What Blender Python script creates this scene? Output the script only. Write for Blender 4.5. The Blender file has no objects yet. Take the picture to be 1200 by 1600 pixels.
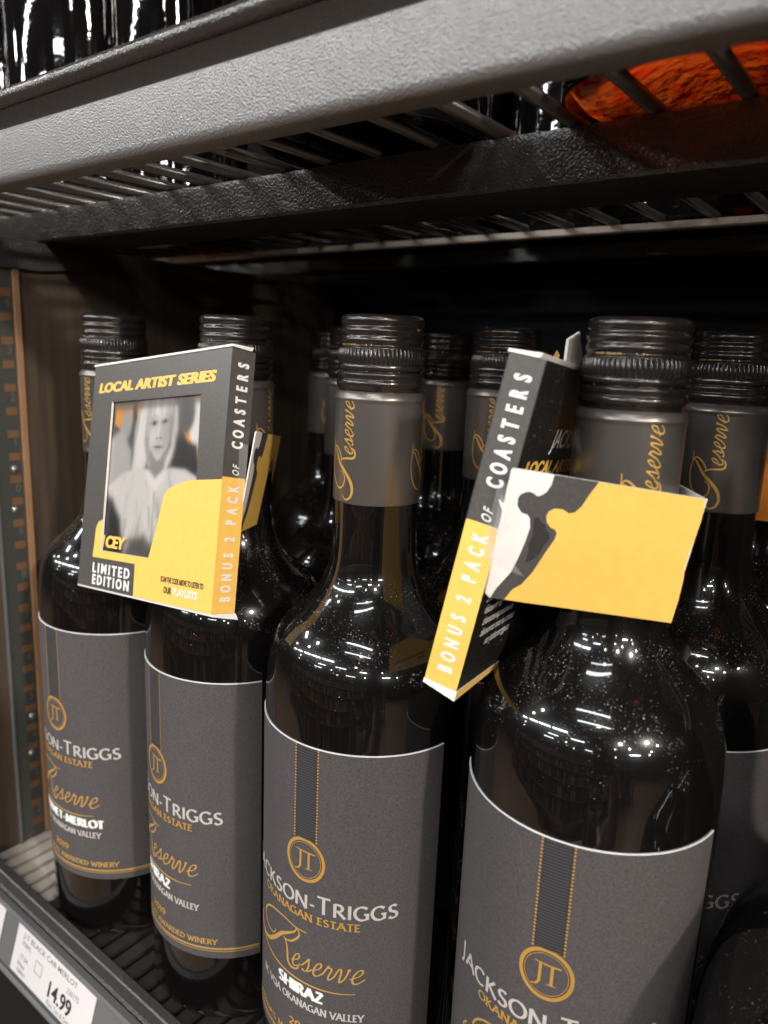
import bpy, bmesh, math, random
from mathutils import Vector, Matrix
import numpy as np
random.seed(7)
rng = np.random.default_rng(5)
SC = bpy.context.scene
COL = SC.collection
PI = math.pi
R_ = math.radians

# ------------------------------------------------------------------ camera
# metres; camera at the origin, X along the shelf, Y into the shelf, Z up
cam = bpy.data.cameras.new('camera')
cam.sensor_fit = 'HORIZONTAL'; cam.sensor_width = 36.0; cam.lens = 34.51
cam.clip_start = 0.02; cam.clip_end = 60
cam.dof.use_dof = True; cam.dof.focus_distance = 0.250; cam.dof.aperture_fstop = 15.0
camo = bpy.data.objects.new('camera', cam); COL.objects.link(camo)
CR = Vector((0.7906, 0.6110, 0.0409)); CU = Vector((-0.1593, 0.1407, 0.9772)); CF = Vector((-0.5913, 0.7790, -0.2085))
camo.matrix_world = Matrix(((CR.x, CU.x, -CF.x, 0), (CR.y, CU.y, -CF.y, 0), (CR.z, CU.z, -CF.z, 0), (0, 0, 0, 1)))
SC.camera = camo

# ------------------------------------------------------------------ world, lamps, exposure
wd = bpy.data.worlds.new('World'); SC.world = wd; wd.use_nodes = True
wd.node_tree.nodes['Background'].inputs[0].default_value = (1.0, 0.95, 0.90, 1)
wd.node_tree.nodes['Background'].inputs[1].default_value = 0.022
SC.view_settings.view_transform = 'Standard'; SC.view_settings.look = 'None'
SC.view_settings.exposure = 0.0; SC.view_settings.gamma = 1.0
SC.cycles.max_bounces = 8; SC.cycles.caustics_reflective = False; SC.cycles.caustics_refractive = False
SC.cycles.sample_clamp_indirect = 4.0

AIM = Vector((-0.12, 0.18, -0.05))
LAMP = 0.77
def tube_lamp(a, b, width, rad, col=(1.0, 0.97, 0.92), down=0.5):
    a = Vector(a); b = Vector(b); c = (a + b) / 2
    l = bpy.data.lights.new('fluorescent_tube', 'AREA'); l.shape = 'RECTANGLE'
    l.size = (b - a).length; l.size_y = width
    l.energy = LAMP * rad * PI * l.size * width; l.color = col
    o = bpy.data.objects.new('fluorescent_tube', l); COL.objects.link(o); o.location = c
    x = (b - a).normalized()
    z = -((AIM - c).normalized() * (1 - down) + Vector((0, 0, -1)) * down)
    z = (z - x * z.dot(x)).normalized(); y = z.cross(x)
    o.matrix_world = Matrix(((x.x, y.x, z.x, c.x), (x.y, y.y, z.y, c.y), (x.z, y.z, z.z, c.z), (0, 0, 0, 1)))
def spot_lamp(p, dia, rad, col=(1.0, 0.93, 0.84)):
    p = Vector(p)
    l = bpy.data.lights.new('ceiling_spot', 'AREA'); l.shape = 'DISK'; l.size = dia
    l.energy = LAMP * rad * PI * PI * dia * dia / 4; l.color = col
    o = bpy.data.objects.new('ceiling_spot', l); COL.objects.link(o); o.location = p
    o.rotation_euler = (AIM - p).to_track_quat('-Z', 'Y').to_euler()
WARM = (1.0, 0.93, 0.84); COOL = (0.94, 0.98, 1.0)
tube_lamp((-0.27, -0.67, 1.30), (0.50, -0.54, 1.30), 0.070, 40, COOL, 0.9)
tube_lamp((-0.15, -1.12, 1.31), (0.76, -0.94, 1.31), 0.060, 40, COOL, 0.9)
spot_lamp((0.43, -1.02, 1.28), 0.10, 105, WARM)
spot_lamp((2.6, -0.85, 1.32), 0.17, 1120, WARM)          # hard side light from along the aisle
spot_lamp((1.9, -1.9, 1.32), 0.16, 440, WARM)
spot_lamp((-1.35, -1.12, 1.31), 0.11, 190, COOL)        # slants through the open deck onto the cross beam
tube_lamp((-2.2, -0.95, 1.30), (-2.1, -0.55, 1.30), 0.14, 60, COOL)
for x in (-4.9, -3.7, -2.6, -1.7, -0.8):                # the long row of ceiling fixtures across the aisle
    tube_lamp((x-.38, -2.42+.02*x, 1.31), (x+.38, -2.40+.02*x, 1.31), 0.20, 98, COOL, 0.98)
tube_lamp((-0.25, -3.4, 1.33), (0.55, -3.3, 1.33), 0.10, 120, COOL, 0.95)
tube_lamp((1.6, -3.2, 1.33), (2.5, -3.0, 1.33), 0.11, 220, COOL, 0.95)
tube_lamp((-1.9, -3.9, 1.32), (-1.1, -3.8, 1.32), 0.10, 120, COOL, 0.95)
tube_lamp((4.8, -3.8, 1.34), (5.8, -3.2, 1.34), 0.16, 380, COOL, 0.95)
tube_lamp((-3.0, -5.6, 1.34), (-1.9, -5.5, 1.34), 0.14, 120, COOL, 0.95)
tube_lamp((1.2, -6.0, 1.34), (2.4, -5.8, 1.34), 0.14, 120, COOL, 0.95)
for p in ((-3.6, -1.5, 1.3), (-2.9, -0.2, 1.3), (0.9, -2.4, 1.32), (2.9, -2.2, 1.32), (3.6, -0.6, 1.3),
          (-4.5, -3.6, 1.33), (-0.6, -5.0, 1.34), (3.4, -5.2, 1.34), (6.4, -2.4, 1.33), (-6.5, -5.4, 1.34), (0.2, -7.2, 1.35), (5.2, -6.5, 1.34),
          (-2.0, -1.5, 1.3), (-5.4, -1.6, 1.32), (5.0, -1.6, 1.32)):
    spot_lamp(p, 0.14, 200 if p[0] > 1 else 95, WARM)

# ------------------------------------------------------------------ materials
def mat(name, col, rough=0.5, metal=0.0, spec=0.5, coat=0.0, coat_rough=0.1):
    m = bpy.data.materials.new(name); m.use_nodes = True
    b = m.node_tree.nodes['Principled BSDF']
    b.inputs['Base Color'].default_value = (*col, 1); b.inputs['Roughness'].default_value = rough
    b.inputs['Metallic'].default_value = metal; b.inputs['Specular IOR Level'].default_value = spec
    b.inputs['Coat Weight'].default_value = coat; b.inputs['Coat Roughness'].default_value = coat_rough
    return m
def nodes(m):
    return m.node_tree.nodes, m.node_tree.links, m.node_tree.nodes['Principled BSDF']
def add_noise_col(m, scale, lo, hi, detail=4, stretch=(1, 1, 1)):
    n, l, b = nodes(m)
    tc = n.new('ShaderNodeTexCoord'); mp = n.new('ShaderNodeMapping'); mp.inputs['Scale'].default_value = stretch
    t = n.new('ShaderNodeTexNoise'); t.inputs['Scale'].default_value = scale; t.inputs['Detail'].default_value = detail
    r = n.new('ShaderNodeMapRange'); r.inputs['From Min'].default_value = 0.3; r.inputs['From Max'].default_value = 0.7
    mx = n.new('ShaderNodeMix'); mx.data_type = 'RGBA'
    mx.inputs[6].default_value = (*lo, 1); mx.inputs[7].default_value = (*hi, 1)
    l.new(tc.outputs['Object'], mp.inputs['Vector']); l.new(mp.outputs[0], t.inputs['Vector'])
    l.new(t.outputs[0], r.inputs[0]); l.new(r.outputs[0], mx.inputs[0]); l.new(mx.outputs[2], b.inputs['Base Color'])
    return t
def add_bump(m, scale, dist, strength=1.0, detail=3, stretch=(1, 1, 1)):
    n, l, b = nodes(m)
    tc = n.new('ShaderNodeTexCoord'); mp = n.new('ShaderNodeMapping'); mp.inputs['Scale'].default_value = stretch
    t = n.new('ShaderNodeTexNoise'); t.inputs['Scale'].default_value = scale; t.inputs['Detail'].default_value = detail
    bp = n.new('ShaderNodeBump'); bp.inputs['Distance'].default_value = dist; bp.inputs['Strength'].default_value = strength
    l.new(tc.outputs['Object'], mp.inputs['Vector']); l.new(mp.outputs[0], t.inputs['Vector'])
    l.new(t.outputs[0], bp.inputs['Height']); l.new(bp.outputs[0], b.inputs['Normal'])
    return bp
def add_dust(m, base, amount=1.0, scale=1250, gloss=0.025, side=0.12):
    """settled dust: tiny pale specks of uneven size, thickest on faces that look up"""
    n, l, b = nodes(m)
    tc = n.new('ShaderNodeTexCoord'); geo = n.new('ShaderNodeNewGeometry')
    sx = n.new('ShaderNodeSeparateXYZ'); l.new(geo.outputs['Normal'], sx.inputs[0])
    up = n.new('ShaderNodeMapRange'); up.inputs['From Min'].default_value = 0.0; up.inputs['From Max'].default_value = 0.45
    up.inputs['To Min'].default_value = side; up.inputs['To Max'].default_value = 1.0; l.new(sx.outputs['Z'], up.inputs[0])
    big = n.new('ShaderNodeTexNoise'); big.inputs['Scale'].default_value = 45; big.inputs['Detail'].default_value = 3
    l.new(tc.outputs['Object'], big.inputs['Vector'])
    bm_ = n.new('ShaderNodeMapRange'); bm_.inputs['From Min'].default_value = 0.35; bm_.inputs['From Max'].default_value = 0.65
    bm_.inputs['To Min'].default_value = 0.15; bm_.inputs['To Max'].default_value = 1.35; l.new(big.outputs[0], bm_.inputs[0])
    den = n.new('ShaderNodeMath'); den.operation = 'MULTIPLY'; l.new(up.outputs[0], den.inputs[0]); l.new(bm_.outputs[0], den.inputs[1])
    masks = []
    for sc_, rmax, gain in ((scale, 0.31, 0.85), (scale * 1.9, 0.36, 0.55)):
        v = n.new('ShaderNodeTexVoronoi'); v.inputs['Scale'].default_value = sc_
        l.new(tc.outputs['Object'], v.inputs['Vector'])
        sc2 = n.new('ShaderNodeSeparateColor'); l.new(v.outputs['Color'], sc2.inputs[0])
        pw = n.new('ShaderNodeMath'); pw.operation = 'POWER'; pw.inputs[1].default_value = 2.1; l.new(sc2.outputs[0], pw.inputs[0])
        r1 = n.new('ShaderNodeMath'); r1.operation = 'MULTIPLY'; l.new(pw.outputs[0], r1.inputs[0]); l.new(den.outputs[0], r1.inputs[1])
        r2 = n.new('ShaderNodeMath'); r2.operation = 'MULTIPLY'; r2.inputs[1].default_value = rmax * amount; l.new(r1.outputs[0], r2.inputs[0])
        lt = n.new('ShaderNodeMath'); lt.operation = 'LESS_THAN'; l.new(v.outputs['Distance'], lt.inputs[0]); l.new(r2.outputs[0], lt.inputs[1])
        g = n.new('ShaderNodeMath'); g.operation = 'MULTIPLY'; g.inputs[1].default_value = gain
        l.new(lt.outputs[0], g.inputs[0])
        gv = n.new('ShaderNodeMath'); gv.operation = 'MULTIPLY'; l.new(g.outputs[0], gv.inputs[0]); l.new(sc2.outputs[1], gv.inputs[1])
        masks.append(gv)
    mxm = n.new('ShaderNodeMath'); mxm.operation = 'MAXIMUM'; l.new(masks[0].outputs[0], mxm.inputs[0]); l.new(masks[1].outputs[0], mxm.inputs[1])
    film = n.new('ShaderNodeMath'); film.operation = 'MULTIPLY_ADD'; film.inputs[1].default_value = 0.0022 * amount
    l.new(den.outputs[0], film.inputs[0]); l.new(mxm.outputs[0], film.inputs[2])
    mx = n.new('ShaderNodeMix'); mx.data_type = 'RGBA'; mx.inputs[6].default_value = (*base, 1); mx.inputs[7].default_value = (0.72, 0.66, 0.58, 1)
    l.new(film.outputs[0], mx.inputs[0]); l.new(mx.outputs[2], b.inputs['Base Color'])
    rr = n.new('ShaderNodeMapRange'); rr.inputs['To Min'].default_value = gloss; rr.inputs['To Max'].default_value = 0.8
    l.new(film.outputs[0], rr.inputs[0]); l.new(rr.outputs[0], b.inputs['Roughness'])

M = {}
M['glass'] = mat('dark_bottle_glass', (0.004, 0.0035, 0.0035), 0.03, spec=0.55, coat=0.30, coat_rough=0.22); add_dust(M['glass'], (0.004, 0.0035, 0.0035))
M['glass_clean'] = mat('clean_black_glass', (0.004, 0.0035, 0.0035), 0.035, spec=0.5); add_bump(M['glass_clean'], 110, 0.00025, 0.35, 2)
M['glass_dusty'] = mat('very_dusty_glass', (0.004, 0.004, 0.004), 0.05); add_dust(M['glass_dusty'], (0.003, 0.003, 0.003), 0.62, 1350, 0.05, 0.6)
M['cap'] = mat('black_lacquered_cap', (0.050, 0.044, 0.041), 0.20, 0.70, 0.8); add_bump(M['cap'], 1400, 0.00003, 0.5)
M['sleeve'] = mat('satin_black_sleeve', (0.190, 0.170, 0.156), 0.32, 0.75, 0.6); add_bump(M['sleeve'], 2200, 0.00003, 0.6)
M['label'] = mat('charcoal_label_paper', (0.085, 0.078, 0.076), 0.75, spec=0.35)
add_noise_col(M['label'], 1500, (0.054, 0.0480, 0.0482), (0.090, 0.0808, 0.0810)); add_bump(M['label'], 2600, 0.00004, 0.6)
M['paper_edge'] = mat('cut_paper_edge', (0.80, 0.79, 0.80), 0.8)
M['ribbon'] = mat('slate_ribbon_print', (0.022, 0.0225, 0.025), 0.55)
M['rib'] = mat('ribbon_rib', (0.066, 0.065, 0.070), 0.5)
M['gold'] = mat('gold_foil', (0.78, 0.44, 0.10), 0.38, 0.55); M['gold2'] = mat('gold_ink', (0.62, 0.36, 0.085), 0.5, 0.3)
M['silver'] = mat('silver_foil', (0.66, 0.61, 0.58), 0.42, 0.3)
M['white'] = mat('white_ink', (0.80, 0.78, 0.75), 0.6)
M['yellow'] = mat('yellow_printed_card', (0.90, 0.53, 0.095), 0.42, spec=0.4); add_noise_col(M['yellow'], 300, (0.88, 0.515, 0.108), (0.92, 0.55, 0.120))
M['gcard'] = mat('charcoal_printed_card', (0.070, 0.064, 0.060), 0.36, spec=0.5); add_noise_col(M['gcard'], 700, (0.070, 0.063, 0.058), (0.092, 0.083, 0.077)); add_bump(M['gcard'], 1500, 0.00002, 0.5)
M['gcard_band'] = mat('charcoal_band_print', (0.072, 0.068, 0.067), 0.45); add_noise_col(M['gcard_band'], 700, (0.062, 0.058, 0.057), (0.082, 0.078, 0.077))
M['bcard'] = mat('black_printed_card', (0.014, 0.013, 0.012), 0.30, spec=0.5); add_dust(M['bcard'], (0.014, 0.013, 0.012), 0.75, 700, 0.30, 0.8)
M['wcard'] = mat('white_card', (0.84, 0.79, 0.74), 0.7); add_noise_col(M['wcard'], 400, (0.80, 0.75, 0.70), (0.86, 0.82, 0.77))
M['scuff'] = mat('dried_glue_scuff', (0.040, 0.037, 0.036), 0.22); add_bump(M['scuff'], 900, 0.0003, 1.0, 2)
M['tape'] = mat('clear_tape', (0.8, 0.8, 0.8), 0.12)
nodes(M['tape'])[2].inputs['Alpha'].default_value = 0.16
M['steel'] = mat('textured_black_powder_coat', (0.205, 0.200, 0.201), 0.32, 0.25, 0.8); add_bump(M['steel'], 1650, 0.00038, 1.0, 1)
M['rim'] = mat('dark_rim_coat', (0.040, 0.034, 0.031), 0.24, 0.0, 0.6); add_bump(M['rim'], 1300, 0.00022, 1.0, 1)
M['steel_fine'] = mat('black_powder_coat', (0.036, 0.033, 0.031), 0.32, 0.0, 0.7); add_bump(M['steel_fine'], 1300, 0.00036, 1.0, 1)
M['wire'] = mat('dark_metal_wire', (0.060, 0.054, 0.048), 0.24, 0.4, 0.6)
M['bar'] = mat('lit_bar_tone', (0.26, 0.21, 0.17), 0.35, 0.3)  # base lightened to paint the warm light on the second cross beam
M['slat'] = mat('lacquered_deck_slat', (0.042, 0.037, 0.033), 0.35, 0.2)
M['lit_slat'] = mat('lit_deck_slat', (0.48, 0.42, 0.37), 0.5)  # paler base colour paints the light reaching the leftmost slats
M['wood'] = mat('dark_wood_veneer', (0.055, 0.038, 0.027), 0.55, spec=0.4); add_noise_col(M['wood'], 60, (0.046, 0.032, 0.022), (0.088, 0.060, 0.041), 6, (3, 3, 0.18))
M['edge'] = mat('brown_edge_band', (0.30, 0.155, 0.075), 0.5); add_noise_col(M['edge'], 90, (0.24, 0.12, 0.058), (0.34, 0.18, 0.09), 4, (1, 1, 0.2))
M['rail'] = mat('dark_metal_rail', (0.075, 0.075, 0.066), 0.38, 0.3)
M['slot'] = mat('slot_wood_behind', (0.15, 0.075, 0.033), 0.55)
M['screw'] = mat('bright_screw', (0.55, 0.52, 0.48), 0.3, 0.8)
M['digit'] = mat('pressed_digit', (0.17, 0.165, 0.15), 0.4, 0.5)
M['channel'] = mat('grey_price_channel', (0.125, 0.122, 0.125), 0.35, 0.0, 0.5)
M['chan_back'] = mat('channel_back', (0.060, 0.052, 0.050), 0.4)
M['tag'] = mat('price_card', (0.62, 0.575, 0.575), 0.6)
M['shaded_yellow_card'] = mat('shaded_yellow_card', (0.85, 0.25, 0.018), 0.5)  # yellow card, its orange look in shade painted as base colour
M['ink'] = mat('black_ink', (0.02, 0.02, 0.022), 0.6); M['ink2'] = mat('pale_grey_ink', (0.16, 0.155, 0.16), 0.6)
M['black'] = mat('matt_black_board', (0.006, 0.0055, 0.005), 0.8, spec=0.2)
M['floor'] = mat('brown_floor', (0.24, 0.15, 0.10), 0.4); add_noise_col(M['floor'], 6, (0.18, 0.11, 0.075), (0.30, 0.19, 0.13), 5, (0.4, 4, 1))
M['aisle_wood'] = mat('aisle_shelf_wood', (0.22, 0.14, 0.09), 0.5); M['aisle_back'] = mat('aisle_shelf_back', (0.09, 0.06, 0.045), 0.6)

def liquor_glass(name, tint):
    """side wall of a clear bottle full of coloured liquor: lets light through tinted, lumpy in thickness, with a glossy skin"""
    m = bpy.data.materials.new(name); m.use_nodes = True; n = m.node_tree.nodes; l = m.node_tree.links
    n.remove(n['Principled BSDF'])
    tc = n.new('ShaderNodeTexCoord'); t = n.new('ShaderNodeTexNoise'); t.inputs['Scale'].default_value = 70; t.inputs['Detail'].default_value = 3; t.inputs['Distortion'].default_value = 1.0
    l.new(tc.outputs['Object'], t.inputs['Vector'])
    mx = n.new('ShaderNodeMix'); mx.data_type = 'RGBA'; mx.inputs[6].default_value = (*[c**1.6*.75 for c in tint], 1); mx.inputs[7].default_value = (*[min(1, c*1.0) for c in tint], 1)  # tint mottled by noise to imitate caustics cast through the liquor
    r = n.new('ShaderNodeMapRange'); r.inputs['From Min'].default_value = .42; r.inputs['From Max'].default_value = .58; l.new(t.outputs[0], r.inputs[0]); l.new(r.outputs[0], mx.inputs[0])
    tr = n.new('ShaderNodeBsdfTransparent'); l.new(mx.outputs[2], tr.inputs[0])
    gl = n.new('ShaderNodeBsdfGlossy'); gl.inputs['Roughness'].default_value = .04
    fr = n.new('ShaderNodeFresnel'); fr.inputs[0].default_value = 1.45; ms = n.new('ShaderNodeMixShader')
    l.new(fr.outputs[0], ms.inputs[0]); l.new(tr.outputs[0], ms.inputs[1]); l.new(gl.outputs[0], ms.inputs[2]); l.new(ms.outputs[0], n['Material Output'].inputs['Surface'])
    return m
def sparkle_base(name, c1, c2):
    """stippled glass foot: translucent to light through the liquor, caustic sparkle painted as pale flecks"""
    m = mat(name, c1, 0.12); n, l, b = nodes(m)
    t = add_noise_col(m, 150, c1, c2, 2); t.inputs['Distortion'].default_value = .6; add_bump(m, 190, .004, 1.0, 3)  # noise flecks towards c2 paint the sparkle into the colour
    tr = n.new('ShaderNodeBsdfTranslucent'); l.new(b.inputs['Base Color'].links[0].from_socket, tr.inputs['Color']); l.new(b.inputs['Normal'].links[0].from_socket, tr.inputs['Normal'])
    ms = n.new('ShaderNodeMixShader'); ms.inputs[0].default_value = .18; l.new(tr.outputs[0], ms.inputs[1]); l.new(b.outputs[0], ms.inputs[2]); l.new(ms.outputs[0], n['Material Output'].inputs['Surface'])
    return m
M['amber'] = liquor_glass('amber_liquor_glass', (1.0, 0.22, 0.024)); M['red'] = liquor_glass('red_liquor_glass', (0.85, 0.08, 0.06))
M['amber_base'] = sparkle_base('amber_base', (0.75, 0.04, 0.008), (1.0, 1.0, 0.75)); M['red_base'] = sparkle_base('red_base', (0.6, 0.08, 0.06), (0.95, 0.35, 0.3))

# ------------------------------------------------------------------ helpers
class MB:
    def __init__(s): s.v = []; s.f = []; s.m = []
    def add(s, verts, faces, mi=0):
        o = len(s.v); s.v += [tuple(p) for p in verts]
        s.f += [tuple(i + o for i in f) for f in faces]; s.m += [mi] * len(faces)
    def box(s, lo, hi, mi=0):
        x0, y0, z0 = lo; x1, y1, z1 = hi
        s.add([(x0,y0,z0),(x1,y0,z0),(x1,y1,z0),(x0,y1,z0),(x0,y0,z1),(x1,y0,z1),(x1,y1,z1),(x0,y1,z1)],
              [(0,3,2,1),(4,5,6,7),(0,1,5,4),(1,2,6,5),(2,3,7,6),(3,0,4,7)], mi)
    def lathe(s, prof, seg=64, mi=0, a0=0.0, a1=2*PI, rfun=None, capped=False):
        closed = abs(a1 - a0 - 2*PI) < 1e-6; n = seg if closed else seg + 1; o = len(s.v)
        for k, (r, z) in enumerate(prof):
            for i in range(n):
                a = a0 + (a1 - a0) * i / seg; rr = rfun(r, z, a) if rfun else r
                s.v.append((rr * math.sin(a), -rr * math.cos(a), z))
        for k in range(len(prof) - 1):
            for i in range(seg):
                j = (i + 1) % n
                s.f.append((o + k*n + i, o + k*n + j, o + (k+1)*n + j, o + (k+1)*n + i)); s.m.append(mi)
    def tube(s, pts, r, seg=8, mi=0):
        pts = [Vector(p) for p in pts]; o = len(s.v)
        for k, p in enumerate(pts):
            d = (pts[min(k+1, len(pts)-1)] - pts[max(k-1, 0)]).normalized()
            u = d.orthogonal().normalized() if abs(d.z) > .9 else Vector((0,0,1)).cross(d).normalized()
            w = d.cross(u); rr = r[k] if isinstance(r, (list, tuple)) else r
            for i in range(seg):
                a = 2*PI*i/seg; s.v.append(tuple(p + u*math.cos(a)*rr + w*math.sin(a)*rr))
        for k in range(len(pts)-1):
            for i in range(seg):
                j = (i+1) % seg; s.f.append((o+k*seg+i, o+k*seg+j, o+(k+1)*seg+j, o+(k+1)*seg+i)); s.m.append(mi)
        s.f.append(tuple(o+i for i in range(seg))[::-1]); s.m.append(mi)
        s.f.append(tuple(o+(len(pts)-1)*seg+i for i in range(seg))); s.m.append(mi)
    def sweep(s, prof, x0, x1, mi=0, closed=True):
        """profile of (y,z) points swept along X"""
        n = len(prof); o = len(s.v)
        for x in (x0, x1):
            for y, z in prof: s.v.append((x, y, z))
        for i in range(n if closed else n-1):
            j = (i+1) % n; s.f.append((o+i, o+j, o+n+j, o+n+i)); s.m.append(mi)
        if closed:
            s.f.append(tuple(o+i for i in range(n))); s.m.append(mi); s.f.append(tuple(o+n+i for i in range(n))[::-1]); s.m.append(mi)
    def mesh(s, name, mats, smooth=False, fix=True):
        me = bpy.data.meshes.new(name); me.from_pydata(s.v, [], s.f)
        for m in mats: me.materials.append(m)
        me.polygons.foreach_set('material_index', s.m)
        if fix:
            bm = bmesh.new(); bm.from_mesh(me); bmesh.ops.recalc_face_normals(bm, faces=bm.faces); bm.to_mesh(me); bm.free()
        if smooth: me.polygons.foreach_set('use_smooth', [True]*len(me.polygons))
        me.update(); return me
def link(name, me, parent=None):
    o = bpy.data.objects.new(name, me); COL.objects.link(o)
    if parent is not None: o.parent = parent
    return o
def part(name, mb, mats, parent=None, smooth=False, angle=None, fix=True):
    if not isinstance(mats, (list, tuple)): mats = [mats]
    o = link(name, mb.mesh(name, mats, smooth or angle is not None, fix), parent)
    if angle is not None: sharp(o.data, angle)
    return o
def sharp(me, deg):
    bm = bmesh.new(); bm.from_mesh(me); t = R_(deg)
    for e in bm.edges:
        if len(e.link_faces) == 2 and e.calc_face_angle(0) > t: e.smooth = False
    bm.to_mesh(me); bm.free()
def bevel(o, w, seg=2):
    m = o.modifiers.new('bevel', 'BEVEL'); m.width = w; m.segments = seg; m.limit_method = 'ANGLE'; m.angle_limit = R_(40)
    return o
def thing(name, label, cat, loc=(0,0,0), rotz=0, group=None):
    o = bpy.data.objects.new(name, None); COL.objects.link(o); o.location = loc; o.rotation_euler = (0,0,rotz)
    o.empty_display_size = 0.01; o['label'] = label; o['category'] = cat
    if group: o['group'] = group
    return o
def copy_tree(src, parent=None):
    c = src.copy(); COL.objects.link(c)
    if parent is not None: c.parent = parent
    for ch in [x for x in src.children]: copy_tree(ch, c)
    return c
def catmull(P, per=6):
    P = [np.array(p, float) for p in P]
    if len(P) < 3: return [tuple(p) for p in P]
    Q = [2*P[0]-P[1]] + P + [2*P[-1]-P[-2]]; out = []
    for i in range(1, len(Q)-2):
        a, b, c, d = Q[i-1], Q[i], Q[i+1], Q[i+2]
        for k in range(per):
            t = k/per; out.append(tuple(.5*((2*b)+(c-a)*t+(2*a-5*b+4*c-d)*t*t+(3*b-3*c+d-a)*t**3)))
    out.append(tuple(P[-1])); return out

# ---- lettering: pen strokes (own roman and script capitals) and Blender's built-in sans outlines
def arc(cx, cy, rx, ry, a0, a1, n=14):
    return [(cx + rx*math.cos(R_(a0+(a1-a0)*i/n)), cy + ry*math.sin(R_(a0+(a1-a0)*i/n))) for i in range(n+1)]
ST = [(.1,0),(.1,1)]
GL = {'A':(.78,[[(0,0),(.39,1)],[(.36,1),(.78,0)],[(.16,.34),(.6,.34)]]),
 'B':(.6,[ST,[(.1,.97),(.28,.97)]+arc(.28,.755,.2,.215,90,-90)+[(.1,.54)],[(.1,.54),(.3,.54)]+arc(.3,.285,.25,.255,90,-90)+[(.1,.03)]]),
 'C':(.72,[arc(.42,.5,.38,.48,48,312,22)]),
 'D':(.78,[ST,[(.1,.97),(.3,.97)]+arc(.3,.5,.42,.47,90,-90,18)+[(.1,.03)]]),
 'E':(.56,[ST,[(.1,.97),(.5,.97)],[(.1,.52),(.43,.52)],[(.1,.03),(.53,.03)]]),
 'G':(.80,[arc(.42,.5,.38,.48,48,318,22),[(.70,.05),(.70,.44)],[(.52,.44),(.8,.44)]]),
 'H':(.80,[ST,[(.7,0),(.7,1)],[(.1,.52),(.7,.52)]]),
 'U':(.74,[[(.1,1),(.1,.35)]+arc(.36,.3,.26,.28,180,360)+[(.62,1)]]),
 'I':(.26,[[(.13,0),(.13,1)]]),
 'J':(.34,[[(.2,1),(.2,.5),(.19,.05),(.12,-.15),(-.02,-.24)]]),
 'K':(.68,[ST,[(.13,.44),(.56,1)],[(.24,.56),(.68,0)]]),
 'L':(.52,[ST,[(.1,.03),(.5,.03)]]),
 'M':(.94,[[(.08,0),(.17,1)],[(.17,1),(.47,.04)],[(.47,.04),(.78,1)],[(.78,1),(.86,0)]]),
 'N':(.82,[[(.1,0),(.1,1)],[(.1,1),(.72,0)],[(.72,0),(.72,1)]]),
 'O':(.86,[arc(.43,.5,.39,.48,0,360,28)]),
 'Q':(.9,[arc(.43,.5,.39,.48,0,360,28),[(.45,.12),(.9,-.16)]]),
 'R':(.66,[ST,[(.1,.97),(.28,.97)]+arc(.28,.73,.23,.24,90,-90)+[(.1,.49)],[(.27,.49),(.66,0)]]),
 'S':(.54,[arc(.27,.745,.2,.225,38,235)+arc(.25,.26,.22,.235,62,-150)]),
 'T':(.64,[[(.02,.97),(.62,.97)],[(.32,0),(.32,.97)]]),
 'V':(.74,[[(0,1),(.37,0)],[(.37,0),(.73,1)]]),
 'W':(1.06,[[(0,1),(.28,0)],[(.28,0),(.53,.95)],[(.51,.95),(.78,0)],[(.78,0),(1.04,1)]]),
 'Y':(.68,[[(0,1),(.34,.45)],[(.68,1),(.34,.45)],[(.34,.45),(.34,0)]]),
 'Z':(.64,[[(.06,.97),(.6,.97)],[(.6,.97),(.04,.03)],[(.04,.03),(.62,.03)]]),
 '0':(.56,[arc(.28,.5,.23,.48,0,360,24)]),'1':(.36,[[(.05,.82),(.2,.98)],[(.2,0),(.2,.98)]]),
 '2':(.54,[arc(.26,.72,.21,.26,160,-38)+[(.04,.03)],[(.04,.03),(.52,.03)]]),
 '9':(.54,[arc(.27,.68,.22,.3,0,360,20),[(.49,.72),(.46,.35),(.3,.08),(.12,0)]]),
 "'":(.16,[[(.09,1),(.06,.74)]]),'-':(.36,[[(.05,.40),(.31,.40)]]),' ':(.34,[]),'.':(.2,[[(.06,.05),(.14,.05)]])}
def resample(p, step):
    out = [p[0]]
    for a, b in zip(p, p[1:]):
        n = max(1, int(math.ceil(math.hypot(b[0]-a[0], b[1]-a[1])/step)))
        out += [(a[0]+(b[0]-a[0])*k/n, a[1]+(b[1]-a[1])*k/n) for k in range(1, n+1)]
    return out
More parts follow.
